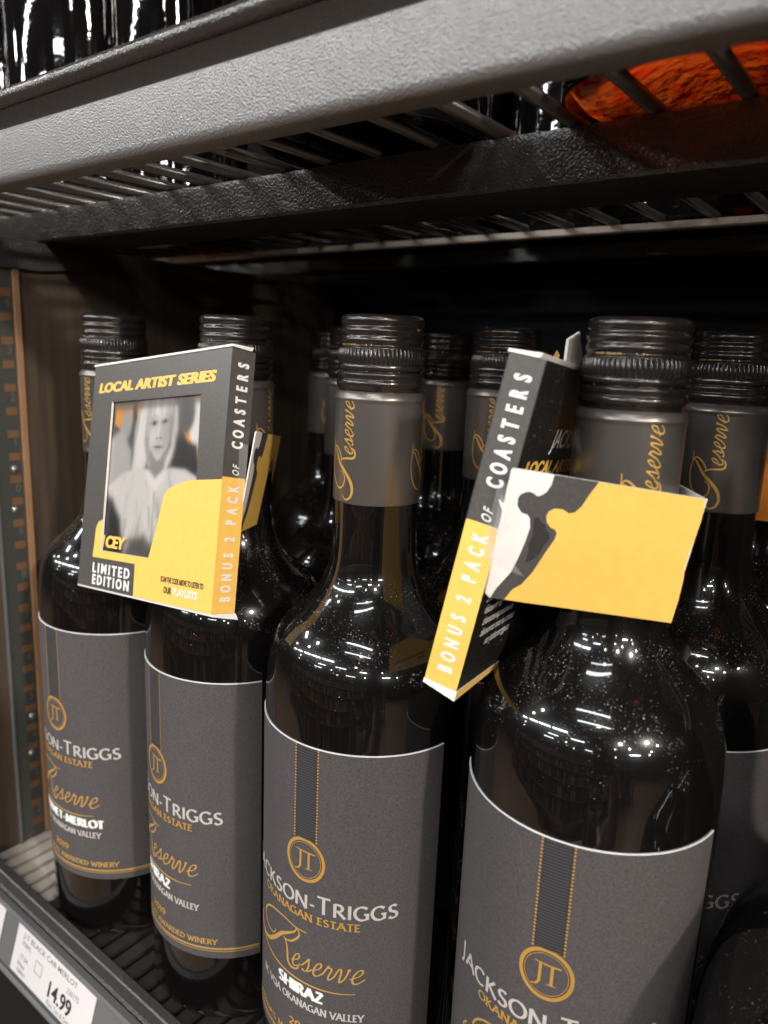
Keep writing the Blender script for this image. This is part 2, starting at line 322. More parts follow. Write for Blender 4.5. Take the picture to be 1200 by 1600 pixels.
class Flat:
    """2D lettering in mm, later laid on a plane or a cylinder"""
    def __init__(s): s.q = []; s.k = 0          # list of (verts2d, faces, layer)
    def ribbon(s, pts, width):
        n = len(pts)
        if n < 2: return
        L = []; Rr = []
        for i in range(n):
            a = pts[max(i-1,0)]; b = pts[min(i+1,n-1)]; dx, dy = b[0]-a[0], b[1]-a[1]; d = math.hypot(dx,dy) or 1
            nx, ny = -dy/d, dx/d; w = width[i] if isinstance(width,(list,tuple)) else width(math.atan2(dy,dx)) if callable(width) else width
            L.append((pts[i][0]+nx*w/2, pts[i][1]+ny*w/2)); Rr.append((pts[i][0]-nx*w/2, pts[i][1]-ny*w/2))
        s.q.append((L+Rr, [(i, n+i, n+i+1, i+1) for i in range(n-1)], s.k)); s.k += 1
    def roman(s, text, x0, x1, base, h, thick=.17, thin=.07, serif=False, caps=None, hcap=1.0):
        """text fitted between x0 and x1; caps: indices set at height hcap*h"""
        sz = [hcap if (caps and i in caps) else 1.0 for i in range(len(text))]
        adv = sum((GL[c][0]+.10)*z for c, z in zip(text, sz)) - .10; kx = (x1-x0)/(adv*h); x = x0
        def pen(t): return h*(thin+(thick-thin)*abs(math.sin(t-R_(18))))
        for c, z in zip(text, sz):
            w, st = GL[c]
            for p in st:
                pp = resample([(x+a*h*z*kx, base+b*h*z) for a, b in p], .35)
                s.ribbon(pp, pen)
                if serif:
                    for e, q in ((p[0], p[1]), (p[-1], p[-2])):
                        if (abs(e[1]) < .02 or abs(e[1]-1) < .02) and abs(q[0]-e[0]) < .75*abs(q[1]-e[1]):
                            ex, ey = x+e[0]*h*z*kx, base+e[1]*h*z; hw = .16*h*kx
                            s.ribbon(resample([(ex-hw, ey), (ex+hw, ey)], .35), thin*h*.9)
            x += (w+.10)*h*z*kx
    def script(s, ox, oy, k, thick=1.0):
        T = lambda P: catmull([(ox+a*k, oy+b*k) for a, b in P], 6)
        def tw(P, lo, hi):
            n = len(P); return [(lo+(hi-lo)*math.sin(PI*i/(n-1))**1.5)*k*thick for i in range(n)]
        loop = T([(505,262),(425,262),(325,277),(205,260),(125,212),(90,149),(125,100),(180,84),(225,100),(245,132)]); s.ribbon(loop, tw(loop,7,13))
        stem = T([(430,252),(415,225),(365,190),(305,148),(245,84),(165,17),(85,-4),(20,20),(0,70),(35,112)]); s.ribbon(stem, tw(stem,8,26))
        bowl = T([(425,258),(452,240),(448,208),(405,160),(355,135),(325,140)]); s.ribbon(bowl, tw(bowl,8,13))
        leg = T([(330,140),(352,115),(362,56),(368,0),(395,-24),(435,-16),(455,12)]); s.ribbon(leg, tw(leg,8,17))
        E_ = [(0,.3),(.3,.42),(.64,.60),(.76,.84),(.6,1),(.36,.86),(.2,.5),(.24,.14),(.45,0),(.75,.1),(1.05,.35)]
        S_ = [(0,.3),(.3,.65),(.56,1.02),(.6,.85),(.70,.5),(.64,.13),(.38,0),(.14,.12)]; S2 = [(.60,.08),(.85,.12),(1.05,.34)]
        r_ = [(0,.3),(.25,.8),(.34,1.02),(.42,.87),(.60,.88),(.70,.72),(.58,.25),(.68,.03),(.85,.1),(1.05,.34)]
        v_ = [(0,.3),(.16,.84),(.28,.95),(.40,.75),(.42,.2),(.50,0),(.74,.3),(.86,.75),(.84,1.0),(1.0,.92)]
        for G_, x, w in ((E_,400,68),(S_,478,66),(S2,478,66),(E_,548,68),(r_,618,66),(v_,688,84),(E_,780,84)):
            p = T([(x+a*w+22*(b-.5), b*94) for a, b in G_]); n = len(p)
            s.ribbon(p, lambda t: k*thick*(6+7*abs(math.sin(t-R_(30)))))
    def sans(s, text, x, y, h, bold=0.0, sx=1.0, shear=0.0, space=1.0, rot=0.0, align='LEFT', fit=None, fat=0.0):
        cd = bpy.data.curves.new('lettering', 'FONT'); cd.body = text; cd.offset = bold; cd.space_character = space; cd.resolution_u = 3
        o = bpy.data.objects.new('lettering', cd); COL.objects.link(o)
        bpy.context.view_layer.update()
        me = o.evaluated_get(bpy.context.evaluated_depsgraph_get()).to_mesh()
        v = np.array([tuple(p.co)[:2] for p in me.vertices]) if len(me.vertices) else np.zeros((0,2)); f = [tuple(p.vertices) for p in me.polygons]
        o.to_mesh_clear(); bpy.data.objects.remove(o); bpy.data.curves.remove(cd)
        if not len(v): return
        v = v/0.70*h
        v[:,0] *= sx
        if fit: v[:,0] = (v[:,0]-v[:,0].min())*fit/(v[:,0].max()-v[:,0].min())
        v[:,0] += shear*v[:,1]
        if align == 'CENTER': v[:,0] -= (v[:,0].max()+v[:,0].min())/2
        c, sn = math.cos(rot), math.sin(rot)
        for d in ((-fat, 0, fat) if fat else (0,)):
            s.q.append(([(x+(a+d)*c-b*sn, y+(a+d)*sn+b*c) for a, b in v], f, s.k)); s.k += 1
    def poly(s, pts): s.q.append((list(pts), [tuple(range(len(pts)))], s.k)); s.k += 1
    def dot(s, x, y, r, n=8): s.poly([(x+r*math.cos(2*PI*i/n), y+r*math.sin(2*PI*i/n)) for i in range(n)])
    def ring(s, cx, cy, rx, ry, w, n=48):
        p = arc(cx, cy, rx, ry, 0, 360, n); s.ribbon(p, w)
    def on_cyl(s, mb, radius, zoff=0.0, mi=0, spread=0.0):
        for v, f, k in s.q:
            r = radius + 2e-6*(k % 12) ; P = []
            for a, b in v:
                t = a/1000/radius; P.append((r*math.sin(t), -r*math.cos(t), zoff + b/1000))
            mb.add(P, f, mi)
    def on_plane(s, mb, o, ex, ey, nrm, lift=0.00012, mi=0):
        o = Vector(o); ex = Vector(ex); ey = Vector(ey); nrm = Vector(nrm)
        for v, f, k in s.q:
            mb.add([o + ex*(a/1000) + ey*(b/1000) + nrm*(lift+2e-6*(k % 12)) for a, b in v], f, mi)

# ------------------------------------------------------------------ upper shelf
BASE = -0.2836          # lower deck top
DECK = 0.0682           # upper deck top
XL, XR = -0.60, 0.55
us = thing('wire_shelf', 'black wire shelf with a thick pale-lit front rail across the top', 'shelf', (0, 0.145, 0.0572))
def rel(mb, o):
    mb.v = [(x-o[0], y-o[1], z-o[2]) for x, y, z in mb.v]; return mb
US0 = (0, 0.145, 0.0572)
tubep = [(0.1475+0.0031*math.sin(R_(a)), 0.0866+0.0031*math.cos(R_(a))) for a in range(60, -181, -20)]
rimp = tubep + [(0.1474,0.0834),(0.1508,0.0768),(0.1506,0.0759),(0.1530,0.0759),(0.1530,0.0870),(0.1512,0.0884)]
mb = MB(); mb.sweep(rimp, XL, XR); part('rail_rim', rel(mb, US0), M['rim'], us, angle=35)
prof = [(0.1525,0.0756),(0.1500,0.0757),(0.1457,0.0756),(0.1450,0.0750),(0.1450,0.0600),(0.1453,0.0588),(0.1462,0.0576),(0.1476,0.0571),(0.1545,0.0572),(0.1545,0.0585),(0.1525,0.0590)]
mb = MB(); mb.sweep(prof, XL, XR); part('front_rail', rel(mb, US0), M['steel'], us, angle=35)
def hat(y0, zt, zm, y1, t=0.0012):
    return [(y0, zt), (y0, zm+.001), (y0+.001, zm), (y1-.001, zm), (y1, zm+.001), (y1, zt), (y1-t, zt), (y1-t, zm+t), (y0+t, zm+t), (y0+t, zt)]
mb = MB(); mb.sweep(hat(0.206, 0.0640, 0.0493, 0.240), XL, XR); part('cross_beam', rel(mb, US0), M['steel_fine'], us, angle=35)
mb = MB(); mb.sweep([(0.355,0.0640),(0.355,0.0612),(0.3556,0.0605),(0.3600,0.0605),(0.3600,0.0640)], XL, XR); part('cross_beam', rel(mb, US0), M['bar'], us, angle=35)
mb = MB(); mb.sweep(hat(0.405, 0.0640, 0.0560, 0.425), XL, XR); part('cross_beam', rel(mb, US0), M['steel_fine'], us, angle=35)
wm = None; x = -0.5752
while x < XR - .01:
    if wm is None:
        mb = MB(); mb.tube([(0, 0.1522, 0.0661), (0, 0.43, 0.0661)], 0.0020, 10); wm = mb.mesh('wire', [M['wire']], True)
        wm.transform(Matrix.Translation((0, -US0[1], -US0[2])))
    w = link('wire', wm, us); w.location = (x, 0, 0); x += 0.02275
for yy in (0.285,):
    mb = MB(); mb.tube([(XL, yy, 0.0622), (XR, yy, 0.0622)], 0.0018, 8); part('cross_rod', rel(mb, US0), M['wire'], us, True)
mb = MB(); b = [(.158,.049),(.240,.049),(.232,.038),(.205,.0345),(.190,.0345),(.158,.0345)]
mb.add([(-.3855,y,z) for y,z in b]+[(-.3825,y,z) for y,z in b], [tuple(range(6))[::-1], tuple(range(6,12))]+[(i,(i+1)%6,6+(i+1)%6,6+i) for i in range(6)])
bevel(part('bracket', rel(mb, US0), M['steel_fine'], us), .0006)

# ------------------------------------------------------------------ side panel with slotted upright, back panel
SP = (-0.395, 0.30, -0.3036)
sp = thing('side_panel', 'dark wood side panel with slotted metal upright along its front edge', 'panel', SP)
mb = MB(); mb.box((-.404, .158, -.3036), (-.386, .435, .0490)); bevel(part('board', rel(mb, SP), M['wood'], sp), .0008)
mb = MB(); mb.box((-.3862, .1902, -.2830), (-.3838, .1935, .0345)); bevel(part('edge_strip', rel(mb, SP), M['edge'], sp), .0004)
mb = MB(); mb.box((-.3862, .1768, -.2830), (-.3852, .1901, .0345)); ur = part('upright_rail', rel(mb, SP), M['rail'], sp)
mb = MB(); mb.box((-.3862, .1752, -.2830), (-.3842, .1767, .0345)); bevel(part('rail_lip', rel(mb, SP), M['channel'], sp), .0003)
sm = None
for k in range(27):
    z = 0.0345 - 0.0115 - k*0.01186
    if z < -.275: break
    mb = MB(); mb.box((-.38525, .1832, z-.0020), (-.38495, .1889, z+.0020))
    if sm is None: sm = mb.mesh('slot', [M['slot']]); sm.transform(Matrix.Translation((-SP[0], -SP[1], -SP[2]))); z00 = z
    s_ = link('slot', sm, ur); s_.location = (0, 0, z-z00)
fl = Flat(); digs = "43210987654321"
for k in range(13):
    fl.sans(digs[k], 1.0, 17.2-k*23.72-0.9, 4.2, 0.02)
mb = MB(); fl.on_plane(mb, (-.3852, .1845, 0), (0,1,0), (0,0,1), (1,0,0), .0001); part('pressed_digits', rel(mb, SP), M['digit'], ur)
for y, z in ((.1855, -.0662), (.1866, -.2073), (.1845, -.0879), (.1850, -.2295)):
    mb = MB(); mb.tube([(-.3853, y, z), (-.3842, y, z), (-.3838, y, z)], [.0019, .0017, .0008], 12); part('screw', rel(mb, SP), M['screw'], ur, True)
bp_ = thing('back_panel', 'matt black back panel in the dark behind the bottles', 'panel', (-.15, .436, BASE))
mb = MB(); mb.box((-.75, 0, -.02), (.60, .012, .70)); part('board', mb, M['black'], bp_)

# ------------------------------------------------------------------ lower shelf
LS0 = (0, 0.152, BASE-.012)
ls = thing('slatted_shelf', 'lower slatted shelf carrying the wine bottles, with a black front lip', 'shelf', LS0)
mb = MB(); mb.sweep([(.1520,-.2742),(.1526,-.2736),(.1562,-.2736),(.1568,-.2742),(.1568,-.2826),(.1600,-.2836),(.1600,-.2990),(.1500,-.2990),(.1500,-.2806),(.1512,-.2800)], XL, XR)
part('front_lip', rel(mb, LS0), M['steel_fine'], ls, angle=35)
sm = None; x = -0.3830
while x < 0.40:
    if sm is None:
        mb = MB(); mb.box((-.0031, .1602, BASE-.005), (.0031, .435, BASE)); sm = mb.mesh('slat', [M['slat']]); sm.transform(Matrix.Translation((0, -LS0[1], -LS0[2]))); sp_m = sm.copy(); sp_m.materials.clear(); sp_m.materials.append(M['lit_slat'])
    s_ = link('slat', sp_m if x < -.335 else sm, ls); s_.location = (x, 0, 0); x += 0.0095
for yy in (.20, .30, .40):
    mb = MB(); mb.box((-.3855, yy, BASE-.012), (.405, yy+.012, BASE-.0052)); part('cross_bar', rel(mb, LS0), M['steel_fine'], ls)
# price channel: leans out towards the aisle
c0 = Vector((0, .1478, -.2797)); cd_ = Vector((0, -.0061, -.0211)).normalized(); cn = Vector((0, -.0211, .0061)).normalized()
def cp(t, h): p = c0 + cd_*t + cn*h; return (p.y, p.z)
mb = MB(); mb.sweep([cp(0,0), cp(0,.0022), cp(.0016,.0026), cp(.0028,.0020), cp(.0028,.0006), cp(.0275,.0006), cp(.0275,.0020), cp(.0290,.0026), cp(.0305,.0020), cp(.0305,-.0012), cp(0,-.0012)], XL, XR)
part('price_channel', rel(mb, LS0), M['channel'], ls, angle=35)
def price_tag(xl, xr, label, lines):
    o = c0 + cd_*.0262 + cn*.0008; o.x = xl
    t = thing('price_tag', label, 'price tag', o, 0, 'price tags in the shelf channel')
    W = (xr-xl)*1000; Hh = 23.0
    mb = MB(); e = -cd_; pts = [(0,0),(W,0),(W,Hh),(0,Hh)]
    A = [Vector((a/1000,0,0)) + e*(b/1000) for a,b in pts]; B = [p+cn*.0004 for p in A]
    mb.add(A+B, [(3,2,1,0),(4,5,6,7),(0,1,5,4),(1,2,6,5),(2,3,7,6),(3,0,4,7)]); part('card', mb, M['tag'], t)
    for nm, m_, fn in lines:
        f = Flat(); fn(f); mb = MB(); f.on_plane(mb, cn*.0004, (1,0,0), e, cn, .00008); part(nm, mb, M[m_], t)
def l1(f):
    f.sans('14.99', 32, 4.4, 7.2, 0.012, sx=.92, fat=.16)
def l2(f):
    f.sans('J-T BLACK CAB MERLOT', 6, 18.3, 2.5, 0.006, fit=48); f.sans('750ML', 6, 14.6, 2.2, 0.0); f.sans('17.34', 6, 8.2, 2.4, 0.0)
    f.sans('Wine', 5, 4.6, 2.2); f.sans('Plus Tax & Dep', 34, 0.9, 2.2); f.sans('220175', 47, 13.4, 2.4)
    f.sans('1500ml', 5, 1.6, 2.0)
    f.ribbon(resample([(20,8.6),(26,8.6),(26,14),(20,14),(20,8.6)], 1), .35)
price_tag(-.3269, -.2586, 'white price card reading 14.99 in the shelf channel', [('price', 'ink', l1), ('small_print', 'ink2', l2)])
price_tag(-.415, -.3405, 'white price card cut off by the left edge of the photo', [])

# ------------------------------------------------------------------ wine bottle
H0 = BASE
def hz(z): return z - H0
body = [(.0374,-.2760),(.0376,-.20),(.0376,-.135),(.0375,-.122),(.0371,-.112),(.0359,-.1035),(.0336,-.0970),(.0297,-.0915),(.0243,-.0864),(.0196,-.0810),(.0168,-.0752),(.0155,-.0690),(.0149,-.060),(.0147,-.0495),(.0143,-.030)]
bprof = catmull([(r, hz(z)) for r, z in body], 5)
bprof = [(0.0,.012),(.012,.010),(.022,.004),(.028,.0004),(.033,.0002),(.0358,.0018),(.0371,.0045)] + bprof
mb = MB(); mb.lathe(bprof, 96); ME_glass = mb.mesh('glass', [M['glass']], True)
capp = [(0,12.6),(10,12.6),(12.6,12.5),(13.5,12.1),(13.95,11.4),(14.0,10.4),(13.9,9.8),(13.55,9.3),(13.5,8.9),(13.6,8.5),(14.0,8.0),(14.1,7.4),(14.0,6.7),(13.7,6.3),(13.62,5.9),(13.7,5.5),(14.0,5.1),(14.06,4.4),(14.0,3.7),
        (13.7,3.4),(13.5,3.0),(13.6,2.6),(14.1,2.2),(14.3,1.9),(14.2,1.7)]
capl = [(14.2,-3.0),(14.4,-3.2),(14.65,-3.6),(14.7,-4.6),(14.5,-5.1),(14.0,-5.25),(13.8,-5.35),(13.8,-5.65),(14.0,-5.75),(14.5,-5.9),(14.65,-6.3),(14.6,-7.3),(14.3,-7.8),(14.25,-8.0),(14.4,-8.2),(14.8,-8.7),(14.85,-9.6),(14.6,-10.3),
        (14.2,-10.8),(13.9,-11.4),(13.85,-12.0)]
mb = MB(); mb.lathe([(r/1000, hz(z/1000)) for r, z in capp], 72); mb.lathe([(r/1000, hz(z/1000)) for r, z in capl], 72)
# the tear bridges across the break line
for k in range(8):
    a = k*PI/4+.3; mb.tube([(.01405*math.sin(a+d), -.01405*math.cos(a+d), hz(-.0055)) for d in (-.05,0,.05)], .00042, 6)
ME_cap = mb.mesh('cap', [M['cap']], True)
NT = 62
def knurl(r, z, a):
    return r + (.00022*max(-1, min(1, 2.2*math.cos(a*NT))) if hz(-.0030)+1e-5 < z < hz(.0017)-1e-5 else 0)
kp = [(.01420,hz(.0017)),(.01435,hz(.00135)),(.01438,hz(-.0010)),(.01438,hz(-.0026)),(.01420,hz(-.0030))]
mb = MB(); mb.lathe(kp, NT*6, rfun=knurl); ME_knurl = mb.mesh('knurled_ring', [M['cap']], True)
slp = [(.01385,hz(-.0119)),(.0144,hz(-.0120)),(.0148,hz(-.0124)),(.0154,hz(-.0138)),(.01555,hz(-.0143)),(.0155,hz(-.0147)),(.0152,hz(-.0151)),(.01512,hz(-.0158)),(.01512,hz(-.0484)),(.01505,hz(-.0489)),(.0149,hz(-.0490))]
mb = MB(); mb.lathe(slp, 72); ME_sleeve = mb.mesh('sleeve', [M['sleeve']], True); sharp(ME_sleeve, 50)
fl = Flat()
def neck_text():
    f = Flat(); f.script(0, 0, .0382, 1.15)     # text units -> mm; rotated to read upward
    mb = MB()
    for rep in range(3):
        for v, fc, k in f.q:
            r = .01512 + .00007 + 1e-6*(k % 10); P = []
            for a, b_ in v:
                t = -(b_-5.0)/1000/.01512 + rep*2*PI/3; P.append((r*math.sin(t), -r*math.cos(t), hz(-.0476) + a/1000))
            mb.add(P, fc)
    return mb.mesh('gold_script', [M['gold']], False, False)
ME_script = neck_text()
f = Flat(); f.sans('WINE  ESTATE', -5, 0, 0.9, .02); f.ring(8.2, .45, .9, .9, .25, 16)
mb = MB(); f.on_cyl(mb, .01352+.00005, hz(.0026)); ME_captext = mb.mesh('gold_cap_print', [M['gold']], False, False)
# label
LR = .03765; LT, LB = -.126, -.2500; LA = R_(74)
mb = MB(); nA, nZ = 40, 10
G = [[(LR+.00026) for i in range(nA+1)] for k in range(nZ+1)]
o0 = 0
for k in range(nZ+1):
    for i in range(nA+1):
        a = -LA + 2*LA*i/nA; mb.v.append(((LR+.00026)*math.sin(a), -(LR+.00026)*math.cos(a), hz(LT+(LB-LT)*k/nZ)))
for k in range(nZ):
    for i in range(nA):
        p = k*(nA+1)+i; mb.f.append((p, p+nA+1, p+nA+2, p+1)); mb.m.append(0)
def rim(outer):
    inner = [(p[0]*LR/(LR+.00026)*.999, p[1]*LR/(LR+.00026)*.999, p[2]) for p in outer]; n = len(outer)
    mb.add(outer+inner, [(i, i+1, n+i+1, n+i) for i in range(n-1)], 1)
V0 = list(mb.v)
rim([V0[i] for i in range(nA+1)]); rim([V0[nZ*(nA+1)+i] for i in range(nA+1)]); rim([V0[k*(nA+1)] for k in range(nZ+1)]); rim([V0[k*(nA+1)+nA] for k in range(nZ+1)])
# bare paper hair inside the cut top edge, with its caught light painted white
f = Flat(); f.ribbon([(a/10, -.16) for a in range(-488, 489, 8)], .34); f.on_cyl(mb, LR+.00030, hz(LT), 1)
ME_label = mb.mesh('label', [M['label'], M['paper_edge']], True, False); sharp(ME_label, 40)
TR = LR + .00034
def lab(fn, name, m, lift=0.0):
    f = Flat(); fn(f); mb = MB(); f.on_cyl(mb, TR+lift, hz(0)); return mb.mesh(name, [m], False, False)
def rib(f):
    for k in range(36):
        z0 = -126.5 - k*34.2/36; z1 = z0 - 34.2/36
        f.ribbon([(-3.9+k_*.78, (z0+z1)/2) for k_ in range(11)], .36)
def ribbase(f): f.ribbon([(-4.1+k*.41, -143.6) for k in range(21)], 34.4)
def dots(f):
    for sgn in (-1, 1):
        z = -126.8
        while z > -161.0 - (0 if True else 0):
            f.dot(sgn*4.5, z, .36, 8); z -= 1.12
def emblem(f):
    f.ring(0, -168.4, 7.45, 7.75, 1.15); f.ring(0, -168.4, 6.35, 6.6, .22)
    f.roman('J', -3.9, -.2, -171.4, 6.4, .15, .06, True); f.roman('T', -1.0, 4.4, -171.4, 6.4, .15, .06, True)
def brand(f):
    f.roman('JACKSON-TRIGGS', -33.8, 33.7, -186.9, 5.3, .215, .12, caps={0, 8}, hcap=1.24)
def goldtext(f): f.roman('OKANAGAN ESTATE', -22.0, 20.9, -191.4, 2.75, .26, .13, True)
def vintage(f):
    f.roman('2019', -5.7, 4.7, -238.0, 3.0, .28, .14, True)
def goldscript(f):
    f.script(-29.0, -212.4, .0603, 1.0)
    p = catmull([(-28.2,-205.5),(-27.2,-210.5),(-22.5,-214.6),(-13,-216.6),(0,-217.2),(12,-217.2),(20,-216.6)], 8)
    f.ribbon(p, [.25+.5*math.sin(PI*min(1,i/(len(p)-1)*1.0)) for i in range(len(p))])
def rules(f):
    for z, w in ((-245.3, .75), (-246.5, .3)): f.ribbon([(a/10, z) for a in range(-486, 487, 9)], w)
    f.roman("CANADA'S MOST AWARDED WINERY", -31, 31, -243.2, 2.3, .22, .12, True)
def silver(f): f.roman('BC VQA OKANAGAN VALLEY', -23.4, 23.1, -228.0, 2.7, .22, .12, True)
def shiraz(f): f.roman('SHIRAZ', -11.6, 8.5, -222.9, 4.1, .40, .14, True)
def merlot(f): f.roman('CABERNET-MERLOT', -25.0, 24.8, -222.7, 3.8, .40, .14, True)
ML = dict(ribbon_base=lab(ribbase, 'ribbon', M['ribbon']), ribs=lab(rib, 'ribbon_ribs', M['rib'], .00004), dots=lab(dots, 'dotted_border', M['gold'], .00006),
          emblem=lab(emblem, 'emblem', M['gold'], .00005), brand=lab(brand, 'silver_lettering', M['silver'], .00005), gt=lab(goldtext, 'gold_lettering', M['gold'], .00003), vt=lab(vintage, 'vintage', M['gold'], .00003),
          gs=lab(goldscript, 'gold_script', M['gold2'], .00003), rl=lab(rules, 'gold_rule', M['gold2'], .00003), sv=lab(silver, 'small_silver_lettering', M['silver'], .00003),
          sh=lab(shiraz, 'white_lettering', M['white'], .00004), me=lab(merlot, 'white_lettering', M['white'], .00004))
def wine_bottle(X, Y, la, na, kind, label, group, full=True):
    t = thing('wine_bottle', label, 'wine bottle', (X, Y, BASE), 0, group)
    link('glass', ME_glass, t)
    c = link('cap', ME_cap, t); link('knurled_ring', ME_knurl, c); ct = link('cap_print', ME_captext, c); ct.rotation_euler.z = R_(la-22)
    s_ = link('sleeve', ME_sleeve, t); g = link('gold_script', ME_script, s_); g.rotation_euler.z = R_(na)
    l = link('label', ME_label, t); l.rotation_euler.z = R_(la)
    for nm, k in (('ribbon','ribbon_base'),('ribbon_rib','ribs'),('dotted_border','dots'),('emblem','emblem'),('silver_lettering','brand'),('gold_lettering','gt'),('vintage','vt'),('gold_script','gs'),('gold_rule','rl'),('small_silver_lettering','sv'),('white_lettering','sh' if kind=='s' else 'me')):
        link(nm, ML[k], l)
    return t
GR = 'dark wine bottles standing on the lower shelf'
B1 = wine_bottle(-.3086, .1975, 1.7, -7, 'm', 'wine bottle at the far left beside the slotted upright, labelled Merlot', GR)
B2 = wine_bottle(-.2306, .2017, -10, -20, 's', 'wine bottle carrying the coaster box with the portrait window', GR)
B3 = wine_bottle(-.1548, .1991, 7.1, -14, 's', 'wine bottle with its whole grey neck sleeve bare, in the middle of the front row', GR)
B4 = wine_bottle(-.0722, .2082, 9.8, 36, 's', 'largest-looking wine bottle, its neck ringed by the broad blank yellow card band', GR)
B5 = wine_bottle(-.0645, .2835, 5, -1, 's', 'wine bottle in the second row right behind the bottle with the yellow band', GR)
B6 = wine_bottle(-.1496, .2760, 8, 3, 's', 'wine bottle just left of and behind the black spine reading COASTERS', GR)
B7 = wine_bottle(-.2230, .3440, 2, 13, 's', 'blurred wine bottle deep in the shelf, glimpsed right beside the bare grey neck sleeve', GR)
B8 = wine_bottle(-.2340, .2820, 4, 60, 's', 'wine bottle mostly hidden behind the middle bottle, its cap edge showing at left', GR)
B9 = wine_bottle(-.3120, .3520, 0, 40, 's', 'dimmest wine bottle at the back, between portrait box and middle bottle', GR)
B10 = wine_bottle(-.0560, .3620, 6, 20, 's', 'wine bottle at the right edge of the photo with an orange-coloured band at its neck', GR)
# big bottle at the right edge of the frame
K = 1.55
t = thing('large_bottle', 'big dusty black bottle shoulder cut off by the lower right corner', 'bottle', (.0248, .2108, BASE))
zz = [(r*K, z*K) for r, z in body if -.2 < z < -.033]
pr = catmull([(.0575, BASE+.006), (.0583, -.26)] + zz, 5)
mb = MB(); mb.lathe([(0, BASE+.01), (.04, BASE+.002), (.055, BASE+.001)] + pr, 96); part('glass', rel(mb, (0,0,BASE)), M['glass_dusty'], t, True, fix=True)
mb = MB(); mb.lathe([(.0226, -.052), (.0240, -.051), (.0240, .006), (.0225, .010), (0, .010)], 64); part('cap', rel(mb, (0,0,BASE)), M['cap'], t, angle=40)

